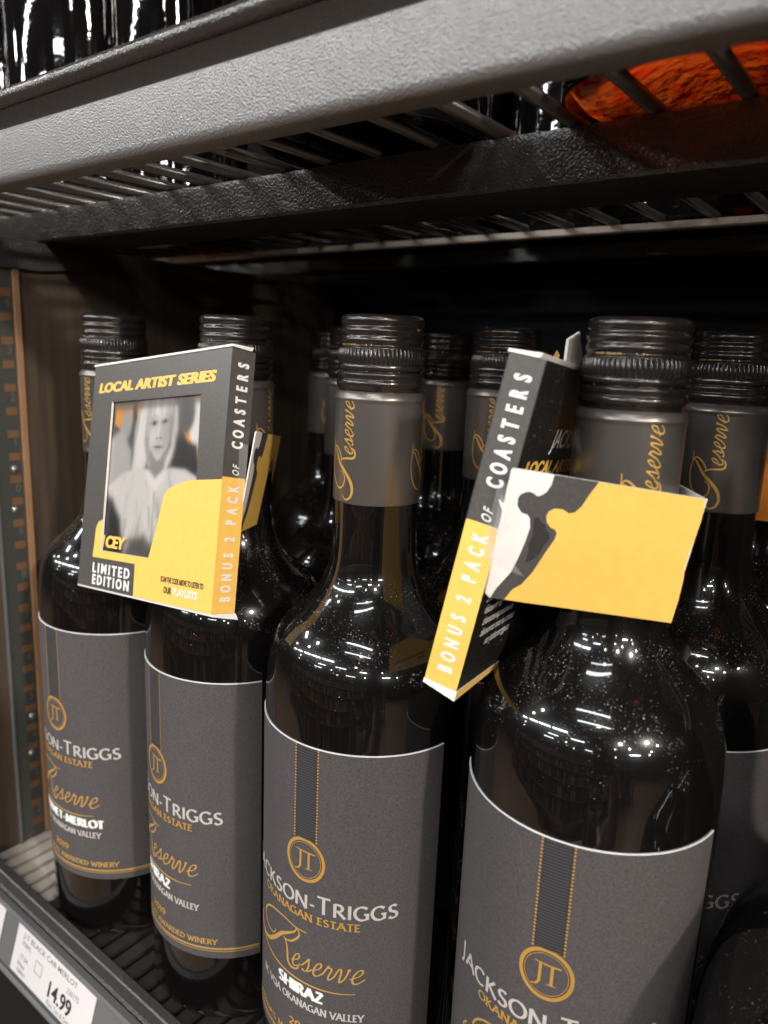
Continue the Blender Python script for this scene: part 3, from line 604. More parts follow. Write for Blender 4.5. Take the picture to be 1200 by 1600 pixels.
# ------------------------------------------------------------------ coaster boxes
W_, T_, H_ = 93.7, 10.1, 93.0
WIN = [(-77.9,-15.6),(-16.4,-15.6),(-14.8,-46.8),(-21.5,-47.4),(-27.6,-49.1),(-32,-50.6),(-34.6,-53.0),(-35.6,-57.3),(-37.6,-65),(-41.6,-77.4),(-77.1,-77.4)]
def portrait_mesh():
    """greyscale half-length portrait as flat print: a grid of vertex colours"""
    nx, nz = 110, 112; x0, x1, z0, z1 = -79.5, -13.5, -79.5, -14.0
    X, Z = np.meshgrid(np.linspace(x0, x1, nx), np.linspace(z0, z1, nz))
    def S(d, w=1.0): return 1/(1+np.exp(np.clip(d/w*4, -40, 40)))
    def ell(cx, cz, rx, rz, ang=0, w=1.0):
        c, s = math.cos(R_(ang)), math.sin(R_(ang)); u = (X-cx)*c+(Z-cz)*s; v = -(X-cx)*s+(Z-cz)*c
        return S((np.sqrt((u/rx)**2+(v/rz)**2)-1)*min(rx, rz), w)
    def polyg(P, w=1.0):
        d = np.full(X.shape, 1e9); ins = np.zeros(X.shape, bool); n = len(P)
        for i in range(n):
            a = P[i]; b = P[(i+1) % n]; ex, ez = b[0]-a[0], b[1]-a[1]; L = ex*ex+ez*ez or 1
            t = np.clip(((X-a[0])*ex+(Z-a[1])*ez)/L, 0, 1); d = np.minimum(d, np.hypot(X-a[0]-t*ex, Z-a[1]-t*ez))
            c = ((a[1] > Z) != (b[1] > Z)) & (X < (b[0]-a[0])*(Z-a[1])/((b[1]-a[1]) or 1e-9)+a[0]); ins ^= c
        return S(np.where(ins, -d, d), w)
    C = np.zeros(X.shape+(3,)); C[:] = (.075, .072, .070)
    def put(m, col):
        col = np.array(col, float); C[:] = C*(1-m[...,None]) + col*m[...,None]
    gy = lambda v: (v, v*.94, v*.90)
    put(polyg([(-76,-17),(-63,-17),(-63,-24),(-67,-29),(-76,-25)]), (.62,.27,.03)); put(polyg([(-31,-15),(-13,-15),(-13,-43),(-20,-38),(-29,-26)]), (.66,.31,.04))
    put(ell(-18,-26,6.0,9.5,10), gy(.66)); put(ell(-67,-25,4,6.5,0,2), gy(.34)); put(ell(-26,-22,5.5,8,0,2), gy(.11)); put(ell(-57,-18,3,5,0,1.5), (.55,.24,.03))
    put(polyg([(-79,-31),(-70,-27),(-62,-36),(-58,-60),(-79,-60)],2.5), gy(.40)); put(polyg([(-34,-30),(-18,-34),(-15,-44),(-22,-47),(-38,-48)],2), gy(.035))
    # hair: shaggy and light, falling outside both cheeks
    put(polyg([(-58,-20),(-53,-13),(-37,-13),(-32,-19),(-31,-28),(-33,-38),(-37,-45),(-40,-41),(-47,-43),(-50,-41),(-55,-47),(-61,-49),(-60,-38),(-60,-28)],2.4), gy(.60))
    for k in range(46):
        xx = rng.uniform(-60,-31); z0_ = rng.uniform(-26,-15); dx = (xx+45.5)*.28+rng.uniform(-1.6,1.6); L_ = rng.uniform(8,22)
        put(polyg([(xx,z0_),(xx+rng.uniform(.3,.9),z0_),(xx+dx+.3,z0_-L_),(xx+dx-.2,z0_-L_)],.7)*polyg([(-60,-14),(-31,-14),(-31,-46),(-61,-50)],2)*rng.uniform(.2,.6), gy(rng.choice([.26,.36,.74])))
    put(polyg([(-52,-18),(-49,-17),(-49,-34),(-47,-40),(-50,-41),(-53,-32)],1.6)*.7, gy(.20)); put(polyg([(-36.5,-18),(-34,-18),(-34,-34),(-37.5,-40),(-38,-36),(-35.8,-28)],1.6)*.75, gy(.14))
    # neck, face
    put(polyg([(-48.5,-36),(-37.5,-36),(-38,-48),(-47,-48)],1.5), gy(.27))
    face = polyg([(-50.4,-21),(-47.5,-17.8),(-42.5,-17),(-37.8,-18.5),(-35.6,-23),(-35.6,-29),(-37.2,-34.2),(-41,-39.3),(-43.3,-39.8),(-46,-37.8),(-49.2,-32.5),(-50.6,-27)],1.3); put(face, gy(.47))
    put(face*ell(-37.5,-29,3.2,11,6,3)*.55, gy(.30)); put(face*ell(-43.5,-21,5.5,3.4,0,3)*.5, gy(.66)); put(face*ell(-47,-30.5,2.6,3,0,2.5)*.5, gy(.64)); put(face*ell(-43.2,-37.6,3,1.6,0,2)*.4, gy(.60))
    put(polyg([(-52,-16),(-48,-15),(-47.5,-24),(-50,-31),(-53,-30)],1.3)*.7, gy(.44)); put(polyg([(-38.5,-15),(-34.5,-16),(-34.5,-33),(-36.6,-30),(-36.8,-22)],1.3)*.8, gy(.28))
    for ex, ez, sg in ((-46.8,-25.3,-1),(-39.6,-24.7,1)):
        put(ell(ex,ez+.4,2.6,1.5,3,1.6)*.55, gy(.26)); put(ell(ex,ez,1.9,.62,3,.7)*.75, gy(.09)); put(ell(ex,ez+.15,.75,.7,0,.4)*.8, gy(.03)); put(polyg([(ex-2.6,ez+2.5),(ex,ez+3.2),(ex+2.7,ez+2.6),(ex,ez+2.6)],.7)*.5, gy(.22))
    put(polyg([(-43.2,-25),(-42.2,-25),(-41.0,-30.6),(-42.2,-31)],.9)*.35, gy(.34)); put(ell(-43.4,-27.5,.6,3,0,1)*.5, gy(.70)); put(ell(-44.2,-31.2,.7,.35,0,.5)*.7, gy(.14)); put(ell(-41.8,-31.1,.7,.35,0,.5)*.7, gy(.12)); put(ell(-43,-31.9,2,.6,0,1)*.35, gy(.30))
    put(ell(-43.0,-34.4,2.7,.75,2,.6)*.7, gy(.22)); put(ell(-43.0,-34.7,2.6,.22,2,.3)*.85, gy(.08)); put(ell(-43.0,-35.5,2.0,.65,2,.6)*.55, gy(.30)); put(ell(-43,-37.0,1.8,.35,0,.8)*.4, gy(.33))
    # fringe over the brow, then the pale creased jacket
    for k in range(15):
        xx = -51+k*1.05; put(polyg([(xx-.2,-14),(xx+1.3,-14),(xx+.9+rng.uniform(-.8,.8),-21.8-rng.uniform(0,2.2)),(xx+.3,-21.5)],.8)*.8, gy(rng.uniform(.38,.70)))
    coat = polyg([(-78,-51),(-66,-45),(-54,-42.5),(-48,-43.5),(-43.3,-46.5),(-38,-43),(-32,-42.5),(-24,-43),(-13,-47),(-13,-80),(-36,-80),(-80,-80)],1.4); put(coat, gy(.56))
    for k in range(60):
        xx = rng.uniform(-78,-16); zz_ = rng.uniform(-80,-44); L_ = rng.uniform(4,15); an = R_(rng.uniform(-125,-60)); w_ = rng.uniform(.3,1.1)
        ex_, ez_ = math.cos(an)*L_, math.sin(an)*L_
        put(coat*polyg([(xx-w_,zz_),(xx+w_,zz_),(xx+ex_+.2,zz_+ez_),(xx+ex_-.2,zz_+ez_)],1.2)*rng.uniform(.15,.6), gy(rng.choice([.20,.30,.38,.72])))
    put(coat*polyg([(-50,-43),(-44,-47),(-42.8,-47),(-36.5,-43.5),(-37,-47),(-43,-52),(-50,-47)],1.2)*.55, gy(.70)); put(coat*polyg([(-43.6,-52),(-42.4,-52),(-41.4,-80),(-43.4,-80)],.9)*.5, gy(.26)); put(coat*polyg([(-42,-54),(-39,-54),(-38,-62),(-41.5,-62)],.9)*.3, gy(.30))
    put(polyg([(-80,-53),(-73,-56),(-66,-64),(-61,-80),(-80,-80)],3), gy(.035)); put(polyg([(-63,-80),(-58,-71),(-48,-69),(-40,-74),(-36,-80)],3.5)*.9, gy(.06)); put(polyg([(-20,-50),(-13,-48),(-13,-60),(-22,-60)],2)*.5, gy(.15))
    put(polyg([(-80,-14),(-13,-14),(-13,-18.5),(-80,-19.5)], 2.0)*.75, gy(.10))
    mb = MB(); mb.v = [(float(a)/1000, .0012, float(b)/1000) for a, b in zip(X.ravel(), Z.ravel())]
    for j in range(nz-1):
        for i in range(nx-1): mb.f.append((j*nx+i, j*nx+i+1, (j+1)*nx+i+1, (j+1)*nx+i)); mb.m.append(0)
    me = mb.mesh('portrait_print', [], False, False); ca = me.color_attributes.new('print', 'FLOAT_COLOR', 'POINT')
    C = C**1.2*.90
    ca.data.foreach_set('color', np.concatenate([C.reshape(-1,3), np.ones((nx*nz,1))], 1).astype(np.float32).ravel())
    m = mat('portrait_card_print', (.5,.5,.5), .35); n, l, b = nodes(m); at = n.new('ShaderNodeVertexColor'); at.layer_name = 'print'; l.new(at.outputs[0], b.inputs['Base Color'])
    me.materials.append(m); return me

def plate(mb, pts, y0, y1, mi=0):
    n = len(pts); A = [(x/1000, y0/1000, z/1000) for x, z in pts]; B = [(x/1000, y1/1000, z/1000) for x, z in pts]
    mb.add(A+B, [tuple(range(n)), tuple(range(n, 2*n))[::-1]] + [(i, (i+1) % n, n+(i+1) % n, n+i) for i in range(n)], mi)
def coaster_box(Rm, org, label, dphi=0.0, torn=False):
    t = thing('coaster_box', label, 'box', org, 0, 'coaster boxes hung on the bottle necks')
    t.matrix_world = Matrix(((*Rm[0], org[0]), (*Rm[1], org[1]), (*Rm[2], org[2]), (0,0,0,1)))
    # front panel: frame with a real window cut-out; grey print above, yellow wave below
    mb = MB()
    def F(P, mi): mb.add([(x/1000, 0, z/1000) for x, z in P], [tuple(range(len(P)))], mi)
    F([(-W_,0),(0,0),(0,-15.6),(-16.4,-15.6),(-77.9,-15.6),(-W_,-15.6)], 0)
    F([(-16.4,-15.6),(0,-15.6),(0,-46.2),(-14.8,-46.8)], 0)
    F([(-W_,-15.6),(-77.9,-15.6),(-77.25,-64.6),(-80.5,-65.6),(-82.2,-68.2),(-83.1,-80.5),(-50.5,-80.5),(-50,-H_),(-W_,-H_)], 0)
    F([(0,-46.2)] + WIN[2:] + [(-77.25,-64.6),(-80.5,-65.6),(-82.2,-68.2),(-83.1,-80.5),(-50.5,-80.5),(-50,-H_),(0,-H_)], 1)
    n = len(WIN); A = [(x/1000,0,z/1000) for x,z in WIN]; B = [(x/1000,.0009,z/1000) for x,z in WIN]
    mb.add(A+B, [(i,(i+1)%n,n+(i+1)%n,n+i) for i in range(n)], 2)
    part('front_panel', mb, [M['gcard'], M['yellow'], M['wcard']], t, fix=False)
    link('portrait_print', ME_portrait, t)
    # spine, back, far side
    def quad(P, mi): mb.add([(a/1000,b/1000,c/1000) for a,b,c in P], [(0,1,2,3)], mi)
    mb = MB(); quad([(0,0,0),(0,T_,0),(0,T_,-45.2),(0,0,-45.2)], 0); quad([(0,0,-45.2),(0,T_,-45.2),(0,T_,-H_),(0,0,-H_)], 1)
    part('spine', mb, [M['gcard'], M['yellow']], t, fix=False)
    mb = MB(); quad([(0,T_,0),(-W_,T_,0),(-W_,T_,-H_),(0,T_,-H_)], 0); bk = part('back_panel', mb, [M['bcard']], t, fix=False)
    mb = MB(); quad([(-W_,0,0),(-W_,T_,0),(-W_,T_,-H_),(-W_,0,-H_)], 0); part('side_panel', mb, [M['gcard']], t, fix=False)
    # closing flaps: white card, proud of the faces by a hair and not quite shut
    mb = MB(); mb.add([(.0004,-.0004,.0001),(-W_/1000-.0002,-.0004,.0001),(-W_/1000-.0002,T_/1000,.0001),(.0004,T_/1000-.0018,.0001),
                       (.0004,-.0004,.0009),(-W_/1000-.0002,-.0004,.0009),(-W_/1000-.0002,T_/1000,.0013),(.0004,T_/1000-.0012,.0015)],
                      [(0,3,2,1),(4,5,6,7),(0,1,5,4),(1,2,6,5),(2,3,7,6),(3,0,4,7)]); part('top_flap', mb, M['wcard'], t)
    mb = MB(); zb_ = -H_/1000; mb.add([(.0004,-.0001,zb_-.0001),(-W_/1000,-.0001,zb_-.0001),(-W_/1000,T_/1000,zb_-.0001),(.0002,T_/1000+.0003,zb_-.0001),
                       (.0009,.0002,zb_-.0010),(-W_/1000,.0002,zb_-.0008),(-W_/1000,T_/1000,zb_-.0006),(.0016,T_/1000+.0006,zb_-.0023)],
                      [(0,1,2,3),(7,6,5,4),(0,4,5,1),(1,5,6,2),(3,7,4,0)]); mb.add([mb.v[2],mb.v[6],mb.v[7],mb.v[3]], [(0,1,2,3)], 1); part('bottom_flap', mb, [M['wcard'], M['yellow']], t)
    # worn white fold lines
    mb = MB()
    for x, y in ((.00003,-.00003),(.00003,T_/1000+.00003)): mb.tube([(x,y,-.0003),(x,y,-H_/1000*.49)], .00011, 5)
    part('worn_fold', mb, M['ribbon'], t)
    # print
    f = Flat(); f.sans('LOCAL ARTIST SERIES', -88.6, -11.4, 3.9, .03, fit=80.0, shear=.22, fat=.34)
    mb = MB(); f.on_plane(mb, (0,0,0), (1,0,0), (0,0,1), (0,-1,0)); part('series_title', mb, M['yellow'], t, fix=False)
    f = Flat(); f.sans('CEY', -73.6, -75.6, 4.6, .035, fit=14.2, shear=.18, fat=.25); f.sans('I', -76.3, -75.6, 4.6, .035, shear=.18)
    mb = MB(); f.on_plane(mb, (0,0,0), (1,0,0), (0,0,1), (0,-1,0)); part('artist_name', mb, M['yellow'], t, fix=False)
    f = Flat(); f.sans('LIMITED', -82, -86.7, 3.9, .03, space=1.45, fit=28.4, fat=.15); f.sans('EDITION', -81.6, -91.5, 3.9, .03, space=1.45, fit=28.2, fat=.15)
    mb = MB(); f.on_plane(mb, (0,0,0), (1,0,0), (0,0,1), (0,-1,0)); part('edition_lettering', mb, M['white'], t, fix=False)
    f = Flat(); f.sans('PLAYLISTS', -23.6, -89.2, 2.6, .03, fit=14.8)
    mb = MB(); f.on_plane(mb, (0,0,0), (1,0,0), (0,0,1), (0,-1,0)); part('playlist_lettering', mb, M['white'], t, fix=False)
    f = Flat(); f.sans('SCAN THE CODE ABOVE TO LISTEN TO', -32.0, -85.2, 2.0, .03, fit=26.5); f.sans('OUR', -29.6, -89.2, 2.4, .03, fit=5)
    mb = MB(); f.on_plane(mb, (0,0,0), (1,0,0), (0,0,1), (0,-1,0)); part('black_lettering', mb, M['ink'], t, fix=False)
    sp_ = [('B',-88.0),('O',-84.4),('N',-80.4),('U',-76.4),('S',-72.6),('2',-67.0),('P',-61.0),('A',-57.2),('C',-53.2),('K',-49.2)]
    f = Flat()
    for ch, z in sp_: f.sans(ch, 7.3, z, 4.3, .03, sx=.50, rot=PI/2, align='CENTER', fat=.10)
    for ch, z in (('O',-43.4),('F',-41.2)): f.sans(ch, 6.9, z, 2.9, .02, sx=.6, rot=PI/2, align='CENTER', shear=.2)
    for ch, z in zip('COASTERS', (-33.8,-29.8,-25.7,-21.9,-18.0,-13.8,-9.7,-5.6)): f.sans(ch, 7.5, z, 4.6, .03, sx=.52, rot=PI/2, align='CENTER', fat=.12)
    mb = MB(); f.on_plane(mb, (0,0,0), (0,1,0), (0,0,1), (1,0,0)); part('spine_lettering', mb, M['white'], t, fix=False)
    f = Flat(); f.sans('JACKSON-TRIGGS', 24.5, -23.0, 5.6, .012, fit=62, shear=.30)
    mb = MB(); f.on_plane(mb, (0,T_/1000,0), (-1,0,0), (0,0,1), (0,1,0)); part('back_brand_lettering', mb, M['white'], bk, fix=False)
    f = Flat()
    for k, s_ in enumerate(('Scannez le code pour','découvrir les','chansons expressives et','découvrez tous les artistes','sur jacksontriggs.ca')):
        f.sans(s_, 4.6+(5 if k == 4 else 0)+(.8*k), -67.0-k*3.7, 2.5, .006, sx=.74, shear=.25)
    mb = MB(); f.on_plane(mb, (0,T_/1000,0), (-1,0,0), (0,0,1), (0,1,0)); part('back_white_lettering', mb, M['white'], bk, fix=False)
    f = Flat(); f.sans('LOCAL ARTIST SERIES', 6.5, -30.6, 3.8, .03, fit=76, shear=.3, fat=.22)
    mb = MB(); f.on_plane(mb, (0,T_/1000,0), (-1,0,0), (0,0,1), (0,1,0)); part('back_yellow_lettering', mb, M['yellow'], bk, fix=False)
    # neck band: card loop round the bottle neck, printed white / charcoal / yellow
    bo = Vector((.00396, .01010, -.02846))
    e = Vector(BE); u = Vector(BU)
    if dphi: q = Matrix.Rotation(R_(dphi), 3, u); e = q @ e
    nn = e.cross(u).normalized()
    if nn.x < 0: nn = -nn
    def P2(a, b, h=0): return bo + e*(a/1000) + u*(b/1000) + nn*(h/1000)
    OUT = [(.3,.3),(22.8,0),(51.0,-.4),(51.6,-6.0),(51.5,-11.2),(51.0,-15.9),(51.2,-19.5),(51.9,-23.6),(52.3,-29.7),(52.3,-36.7),(5.5,-36.8),(1.2,-36.8),(-.1,-35.6),(-.2,-18),(-.1,-.4)]
    WG = [(11.1,.15),(10.9,-2.7),(10.1,-4.7),(9,-5.8),(8.0,-6.2),(6.8,-5.5),(5.7,-5.3),(4.7,-5.6),(3.6,-6.4),(3.2,-7.4),(3.4,-9.5),(4.8,-11.2),(6.6,-11.6),(7.4,-12.6),(8.0,-15.0),(7.6,-19.2),(6.6,-24.7),(5.7,-28.4),(2.7,-33.8),(1.7,-36.8)]
    GY = [(22.8,0),(21.1,-3.9),(20.0,-7.1),(18.6,-9.1),(17.1,-9.6),(16.2,-9.1),(15.3,-8.7),(13.2,-8.8),(11.9,-9.8),(11.5,-11.2),(12.0,-12.9),(13.3,-14.2),(14.6,-14.6),(15.3,-15.6),(15.1,-17.4),(13.4,-21.8),(11.4,-27.6),(9.2,-31.6),(7.1,-33.4),(5.5,-36.8)]
    band = MB()
    n = len(OUT); band.add([P2(a,b,0) for a,b in OUT]+[P2(a,b,-.45) for a,b in OUT], [tuple(range(n,2*n))]+[(i,(i+1)%n,n+(i+1)%n,n+i) for i in range(n)], 0)
    band.add([P2(a,b) for a,b in [OUT[0]]+WG+[(1.2,-36.8)][:0]+OUT[12:]], [tuple(range(1+len(WG)+3))], 0)
    band.add([P2(a,b) for a,b in WG+GY[::-1]], [tuple(range(len(WG)+len(GY)))], 1)
    band.add([P2(a,b) for a,b in GY[::-1]+OUT[2:10]], [tuple(range(len(GY)+8))], 2)
    bnd = part('neck_band', band, [M['wcard'], M['gcard_band'], M['yellow']], t, fix=False)
    if torn:
        gl = MB(); P = [(8.4,-12.2),(9.6,-11.8),(10.4,-13.0),(11.6,-13.4),(12.4,-15.2),(13.2,-15.6),(13.8,-17.4),(12.6,-19.6),(12.0,-22.0),(10.4,-24.2),(8.8,-25.0),(9.0,-22.2),(8.6,-19.6),(9.2,-17.0),(8.8,-14.6)]
        gl.add([P2(a, b, .05) for a, b in P], [tuple(range(len(P)))], 0)
        for q in range(7):
            a_, b_ = rng.uniform(9.2, 12.2), rng.uniform(-23, -14); d_ = rng.uniform(0, PI); L_ = rng.uniform(.5, 1.4)
            gl.add([P2(a_+L_*math.cos(d_+k)*w, b_+L_*math.sin(d_+k)*w, .09) for k, w in ((0,1),(.5,.35),(PI,.8),(PI+.6,.3))], [(0,1,2,3)], 0)
        part('glue_scuff', gl, [M['scuff']], bnd, fix=False)
        ta = MB(); Q = [(-1.5,-7),(4.8,-11.5),(5.6,-20),(6.2,-26),(9.5,-29.2),(4.0,-27.8),(-1.2,-27)]
        ta.add([P2(a, b, .12) for a, b in Q], [tuple(range(len(Q)))], 0); part('tape', ta, [M['tape']], bnd, fix=False)
        sl = MB(); sl.add([P2(-.2,-9.5,.2), P2(.9,-11.5,.6), P2(.2,-16,.4), P2(-1.9,-8.2,.5), P2(-.5,-11,.7)], [(0,1,2),(0,2,4),(0,4,3)], 0); part('torn_sliver', sl, [M['wcard']], bnd, fix=False)
    # the return leaf passes behind the neck back to the box
    back = MB(); rows = []
    for b in (-.4, -36.6):
        P0 = P2(51.2, b, -.3); zc = P0.z; cx, cy = -.0337+.085*(zc+.0247), .0302-.168*(zc+.0247)
        pts = [P0]
        for ang in (118, 140, 165, 190, 205): pts.append(Vector((cx+.0168*math.cos(R_(ang)), cy+.0168*math.sin(R_(ang)), zc)))
        pts.append(Vector((-.066, T_/1000+.0006, zc)))
        rows.append(pts)
    m_ = len(rows[0]); back.add(rows[0]+rows[1], [(i,i+1,m_+i+1,m_+i) for i in range(m_-1)], 0)
    ob = part('return_leaf', back, [M['wcard']], bnd, fix=False); so = ob.modifiers.new('thickness','SOLIDIFY'); so.thickness = .0004
    if torn:      # far lid flap torn open: white board standing up, a lick of yellow print beside it
        mb = MB(); mb.add([(a/1000,b/1000,c/1000) for a,b,c in ((-37.7,5,11.2),(-41,5,8.5),(-44,5,7.0),(-48.5,5,4.3),(-46,5,1.5),(-47.1,5,-2.3),(-32.4,5,0),(-28.5,5,7.8))], [tuple(range(8))])
        fo_ = part('torn_flap', mb, M['wcard'], t, fix=False); so_ = fo_.modifiers.new('thickness','SOLIDIFY'); so_.thickness = .0008
        mb = MB(); mb.add([(a/1000,b/1000,c/1000) for a,b,c in ((-26,4,4.2),(-22,4,.4),(-28,4,.3),(-30,4,3.0))], [(0,1,2,3)]); part('yellow_flap_edge', mb, M['yellow'], t, fix=False)
    # strip of clear tape over the corner where the band is stuck down
    mb = MB(); mb.add([(.00012,.0062,-.0330),(.00012,T_/1000+.0002,-.0330),(.00012,T_/1000+.0002,-.0545),(.00012,.0068,-.0540)], [(0,1,2,3)]); part('tape', mb, M['tape'], t, fix=False)
    return t
BE = (-.497594, .863892, .078043); BU = (.154947, 0.0, .987923)
ME_portrait = portrait_mesh()

RLm = ((0.992057, 0.068398, -0.105570), (-0.046312, 0.978899, 0.199026), (0.116955, -0.192556, 0.974291))
RRm = ((0.144616, 0.977790, 0.151697), (-0.985952, 0.129447, 0.105554), (0.083573, -0.164831, 0.982775))
coaster_box(RLm, (-.201743, .175109, .000686), 'left coaster box seen from the front, with a greyscale portrait in its window', 9.0)
coaster_box(RRm, (-.093343, .173836, .002093), 'right coaster box seen edge-on, spine reading COASTERS, with broad yellow neck band', 0.0, True)

# ------------------------------------------------------------------ bottles on the upper shelf
def upper_bottle(X, Y, r, h, glass, capm, label, cat, group, lab_az=None, neck=.28):
    t = thing('wine_bottle' if cat == 'wine bottle' else 'liquor_bottle', label, cat, (X, Y, DECK+.0002), 0, group)
    pr = catmull([(r*.96,.004),(r,.010),(r,h*.56),(r*.97,h*.62),(r*.80,h*.68),(r*.52,h*.73),(r*.40,h*.80),(r*.38,h*.92)], 5)
    foot = [(0,.010),(r*.35,.008),(r*.62,.003),(r*.78,.0003),(r*.88,.0003),(r*.96,.004)]
    if cat == 'liquor bottle':
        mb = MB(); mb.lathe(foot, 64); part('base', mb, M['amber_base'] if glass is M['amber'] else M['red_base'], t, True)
        mb = MB(); mb.lathe(pr, 64); part('glass', mb, glass, t, True)
    else:
        mb = MB(); mb.lathe(foot[:-1] + pr, 64); part('glass', mb, glass, t, True)
    mb = MB(); mb.lathe([(r*.40,h*.80),(r*.43,h*.805),(r*.43,h*.99),(r*.38,h),(0,h)], 48); part('cap', mb, capm, t, angle=40)
    mb = MB(); a = R_(lab_az or 0); wide = cat == 'liquor bottle'; a = PI if wide else a; mb.lathe([(r+.0003, h*(.05 if wide else .26)), (r+.0003, h*.52)], 24, 0, a-(1.75 if wide else 1.0), a+(1.75 if wide else 1.0)); part('label', mb, M['gcard'] if lab_az is not None else M['label'], t, True, fix=False)  # on liquor bottles an added far-side wrap, blocking light that leaks through
    return t
GU = 'bottles standing on the upper wire shelf'
upper_bottle(-.530, .268, .0480, .34, M['glass_clean'], M['cap'], 'dark glossy bottle on the upper shelf at the far top left corner', 'wine bottle', GU, 150)
upper_bottle(-.4240, .268, .0490, .34, M['glass_clean'], M['cap'], 'dark glossy bottle with many white light streaks above the front rail', 'wine bottle', GU, 150)
upper_bottle(-.3400, .262, .0330, .34, M['glass_clean'], M['cap'], 'dark bottle with a thin orange streak above the front rail', 'wine bottle', GU, 160)
upper_bottle(-.1640, .202, .0376, .30, M['glass_clean'], M['cap'], 'dark bottle whose round base shows through the wires, mid shelf', 'wine bottle', GU)
upper_bottle(-.0600, .214, .0400, .26, M['amber'], M['cap'], 'glowing amber bottle whose base shows through the wires at top right', 'liquor bottle', GU)
upper_bottle(.0260, .214, .0400, .26, M['amber'], M['cap'], 'second amber bottle, cut off by the right edge above the wires', 'liquor bottle', GU)
upper_bottle(-.0450, .380, .0370, .30, M['red'], M['cap'], 'red bottle seen through the wires behind the cross beam at right', 'liquor bottle', GU)
GD = 'dark bottles at the very back of the upper shelf'
for x_ in (-.335, -.258, -.180, -.120, .032):
    upper_bottle(x_, .394, .0360, .30, M['glass_clean'], M['cap'], 'dark bottle in the shadow at the very back of the upper shelf', 'wine bottle', GD)

# ------------------------------------------------------------------ the aisle behind the camera (seen only as reflections)
FLOOR = -1.98
fl_ = MB(); fl_.add([(-9,-9,FLOOR),(9,-9,FLOOR),(9,.44,FLOOR),(-9,.44,FLOOR)], [(0,1,2,3)]); fo = part('floor', fl_, M['floor'], fix=False); fo['kind'] = 'structure'

# card loop on the neck of the bottle at the right edge
t = thing('neck_card', 'plain yellow card loop coloured orange for shade at the right edge', 'card', (-.0560, .3620, 0))
mb = MB(); lp = [(-.0215,-.012),(.030,-.0215),(.034,.006),(.012,.0195),(-.0140,.0165)]; top, bot = -.0290, -.0640
A = [(x, y, top+.002*i) for i, (x, y) in enumerate(lp)]; B = [(x-.002, y, bot+.002*i) for i, (x, y) in enumerate(lp)]
mb.add(A+B, [(i,(i+1)%5,5+(i+1)%5,5+i) for i in range(5)]); o = part('band', mb, M['shaded_yellow_card'], t); so = o.modifiers.new('thickness','SOLIDIFY'); so.thickness = .0004

# shelving across the aisle
op = thing('opposite_shelving', 'dark shelving stocked with bottles across the aisle', 'shelf', (0, -2.7, FLOOR))
mb = MB()
for x in np.arange(-4, 4.1, 1.0): mb.box((x-.03, -.05, 0), (x+.03, .05, 2.0))
part('upright', mb, M['aisle_wood'], op)['kind'] = 'stuff'
mb = MB()
for z in (.15, .55, .95, 1.35, 1.75): mb.box((-4, -.30, z-.02), (4, .02, z))
part('board', mb, M['aisle_wood'], op)['kind'] = 'stuff'
mb = MB(); mb.box((-4, -.34, 0), (4, -.31, 2.0)); part('back', mb, M['aisle_back'], op)
pal = [mat('stock_%d' % i, c, .2) for i, c in enumerate(((.04,.035,.03),(.45,.09,.04),(.09,.18,.34),(.62,.56,.50),(.24,.12,.06),(.65,.34,.07),(.06,.13,.08)))]
mb = MB()
for z in (.15, .55, .95, 1.35):
    for x in np.arange(-3.9, 3.9, .10):
        r = .037; i = int(rng.integers(0, 7)); o_ = len(mb.v); mb.lathe([(r,z),(r,z+.19),(.015,z+.24),(.015,z+.31),(0,z+.31)], 10, i)
        mb.v[o_:] = [(a+x, b_-.06, c) for a, b_, c in mb.v[o_:]]
part('stocked_bottles', mb, pal, op, True, fix=False)['kind'] = 'stuff'

# the photographer, arm raised with the phone; shows only as a small reflection in the glass
def skinned(name, verts, edges, root, m, parent, sub=2):
    me = bpy.data.meshes.new(name); me.from_pydata([v[:3] for v in verts], edges, []); me.materials.append(m)
    o = link(name, me, parent); mo = o.modifiers.new('skin', 'SKIN'); mo.use_smooth_shade = True
    for i, v in enumerate(verts):
        r = v[3] if isinstance(v[3], tuple) else (v[3], v[3]); me.skin_vertices[0].data[i].radius = r; me.skin_vertices[0].data[i].use_root = i == root
    ss = o.modifiers.new('subdiv', 'SUBSURF'); ss.levels = sub; ss.render_levels = sub
    return o
PP = (.235, -.50, FLOOR)
pr_ = thing('person', 'person in pale coat and white mask mirrored in the bottle glass, holding a phone', 'person', PP)
skinm = mat('skin', (.48,.29,.21), .5); coatm = mat('pale_coat', (.60,.50,.50), .8); trm = mat('dark_trousers', (.03,.03,.035), .8); hairm = mat('dark_hair', (.012,.009,.008), .4); maskm = mat('white_mask', (.75,.75,.77), .8)
def lv(V): return [(v[0]-PP[0], v[1]-PP[1], v[2]-PP[2], v[3]) for v in V]
bodyV = [(.24,-.50,-1.12,.115),(.24,-.49,-.92,.105),(.235,-.48,-.72,.115),(.23,-.47,-.60,.07),(.226,-.455,-.54,.048),(.222,-.44,-.47,.062),(.22,-.435,-.41,.078),(.22,-.44,-.355,.062),
 (.39,-.46,-.63,.048),(.36,-.28,-.46,.040),(.20,-.13,-.22,.030),(.10,-.075,-.07,.026),
 (.07,-.50,-.63,.048),(.05,-.52,-.90,.040),(.07,-.42,-1.12,.030),(.08,-.38,-1.20,.026),
 (.33,-.50,-1.25,.085),(.33,-.49,-1.58,.058),(.33,-.50,-1.90,.042),(.34,-.40,-1.94,.034),(.15,-.50,-1.25,.085),(.15,-.49,-1.58,.058),(.15,-.50,-1.90,.042),(.14,-.40,-1.94,.034)]
bodyE = [(0,1),(1,2),(2,3),(3,4),(4,5),(5,6),(6,7),(2,8),(8,9),(9,10),(10,11),(2,12),(12,13),(13,14),(14,15),(0,16),(16,17),(17,18),(18,19),(0,20),(20,21),(21,22),(22,23)]
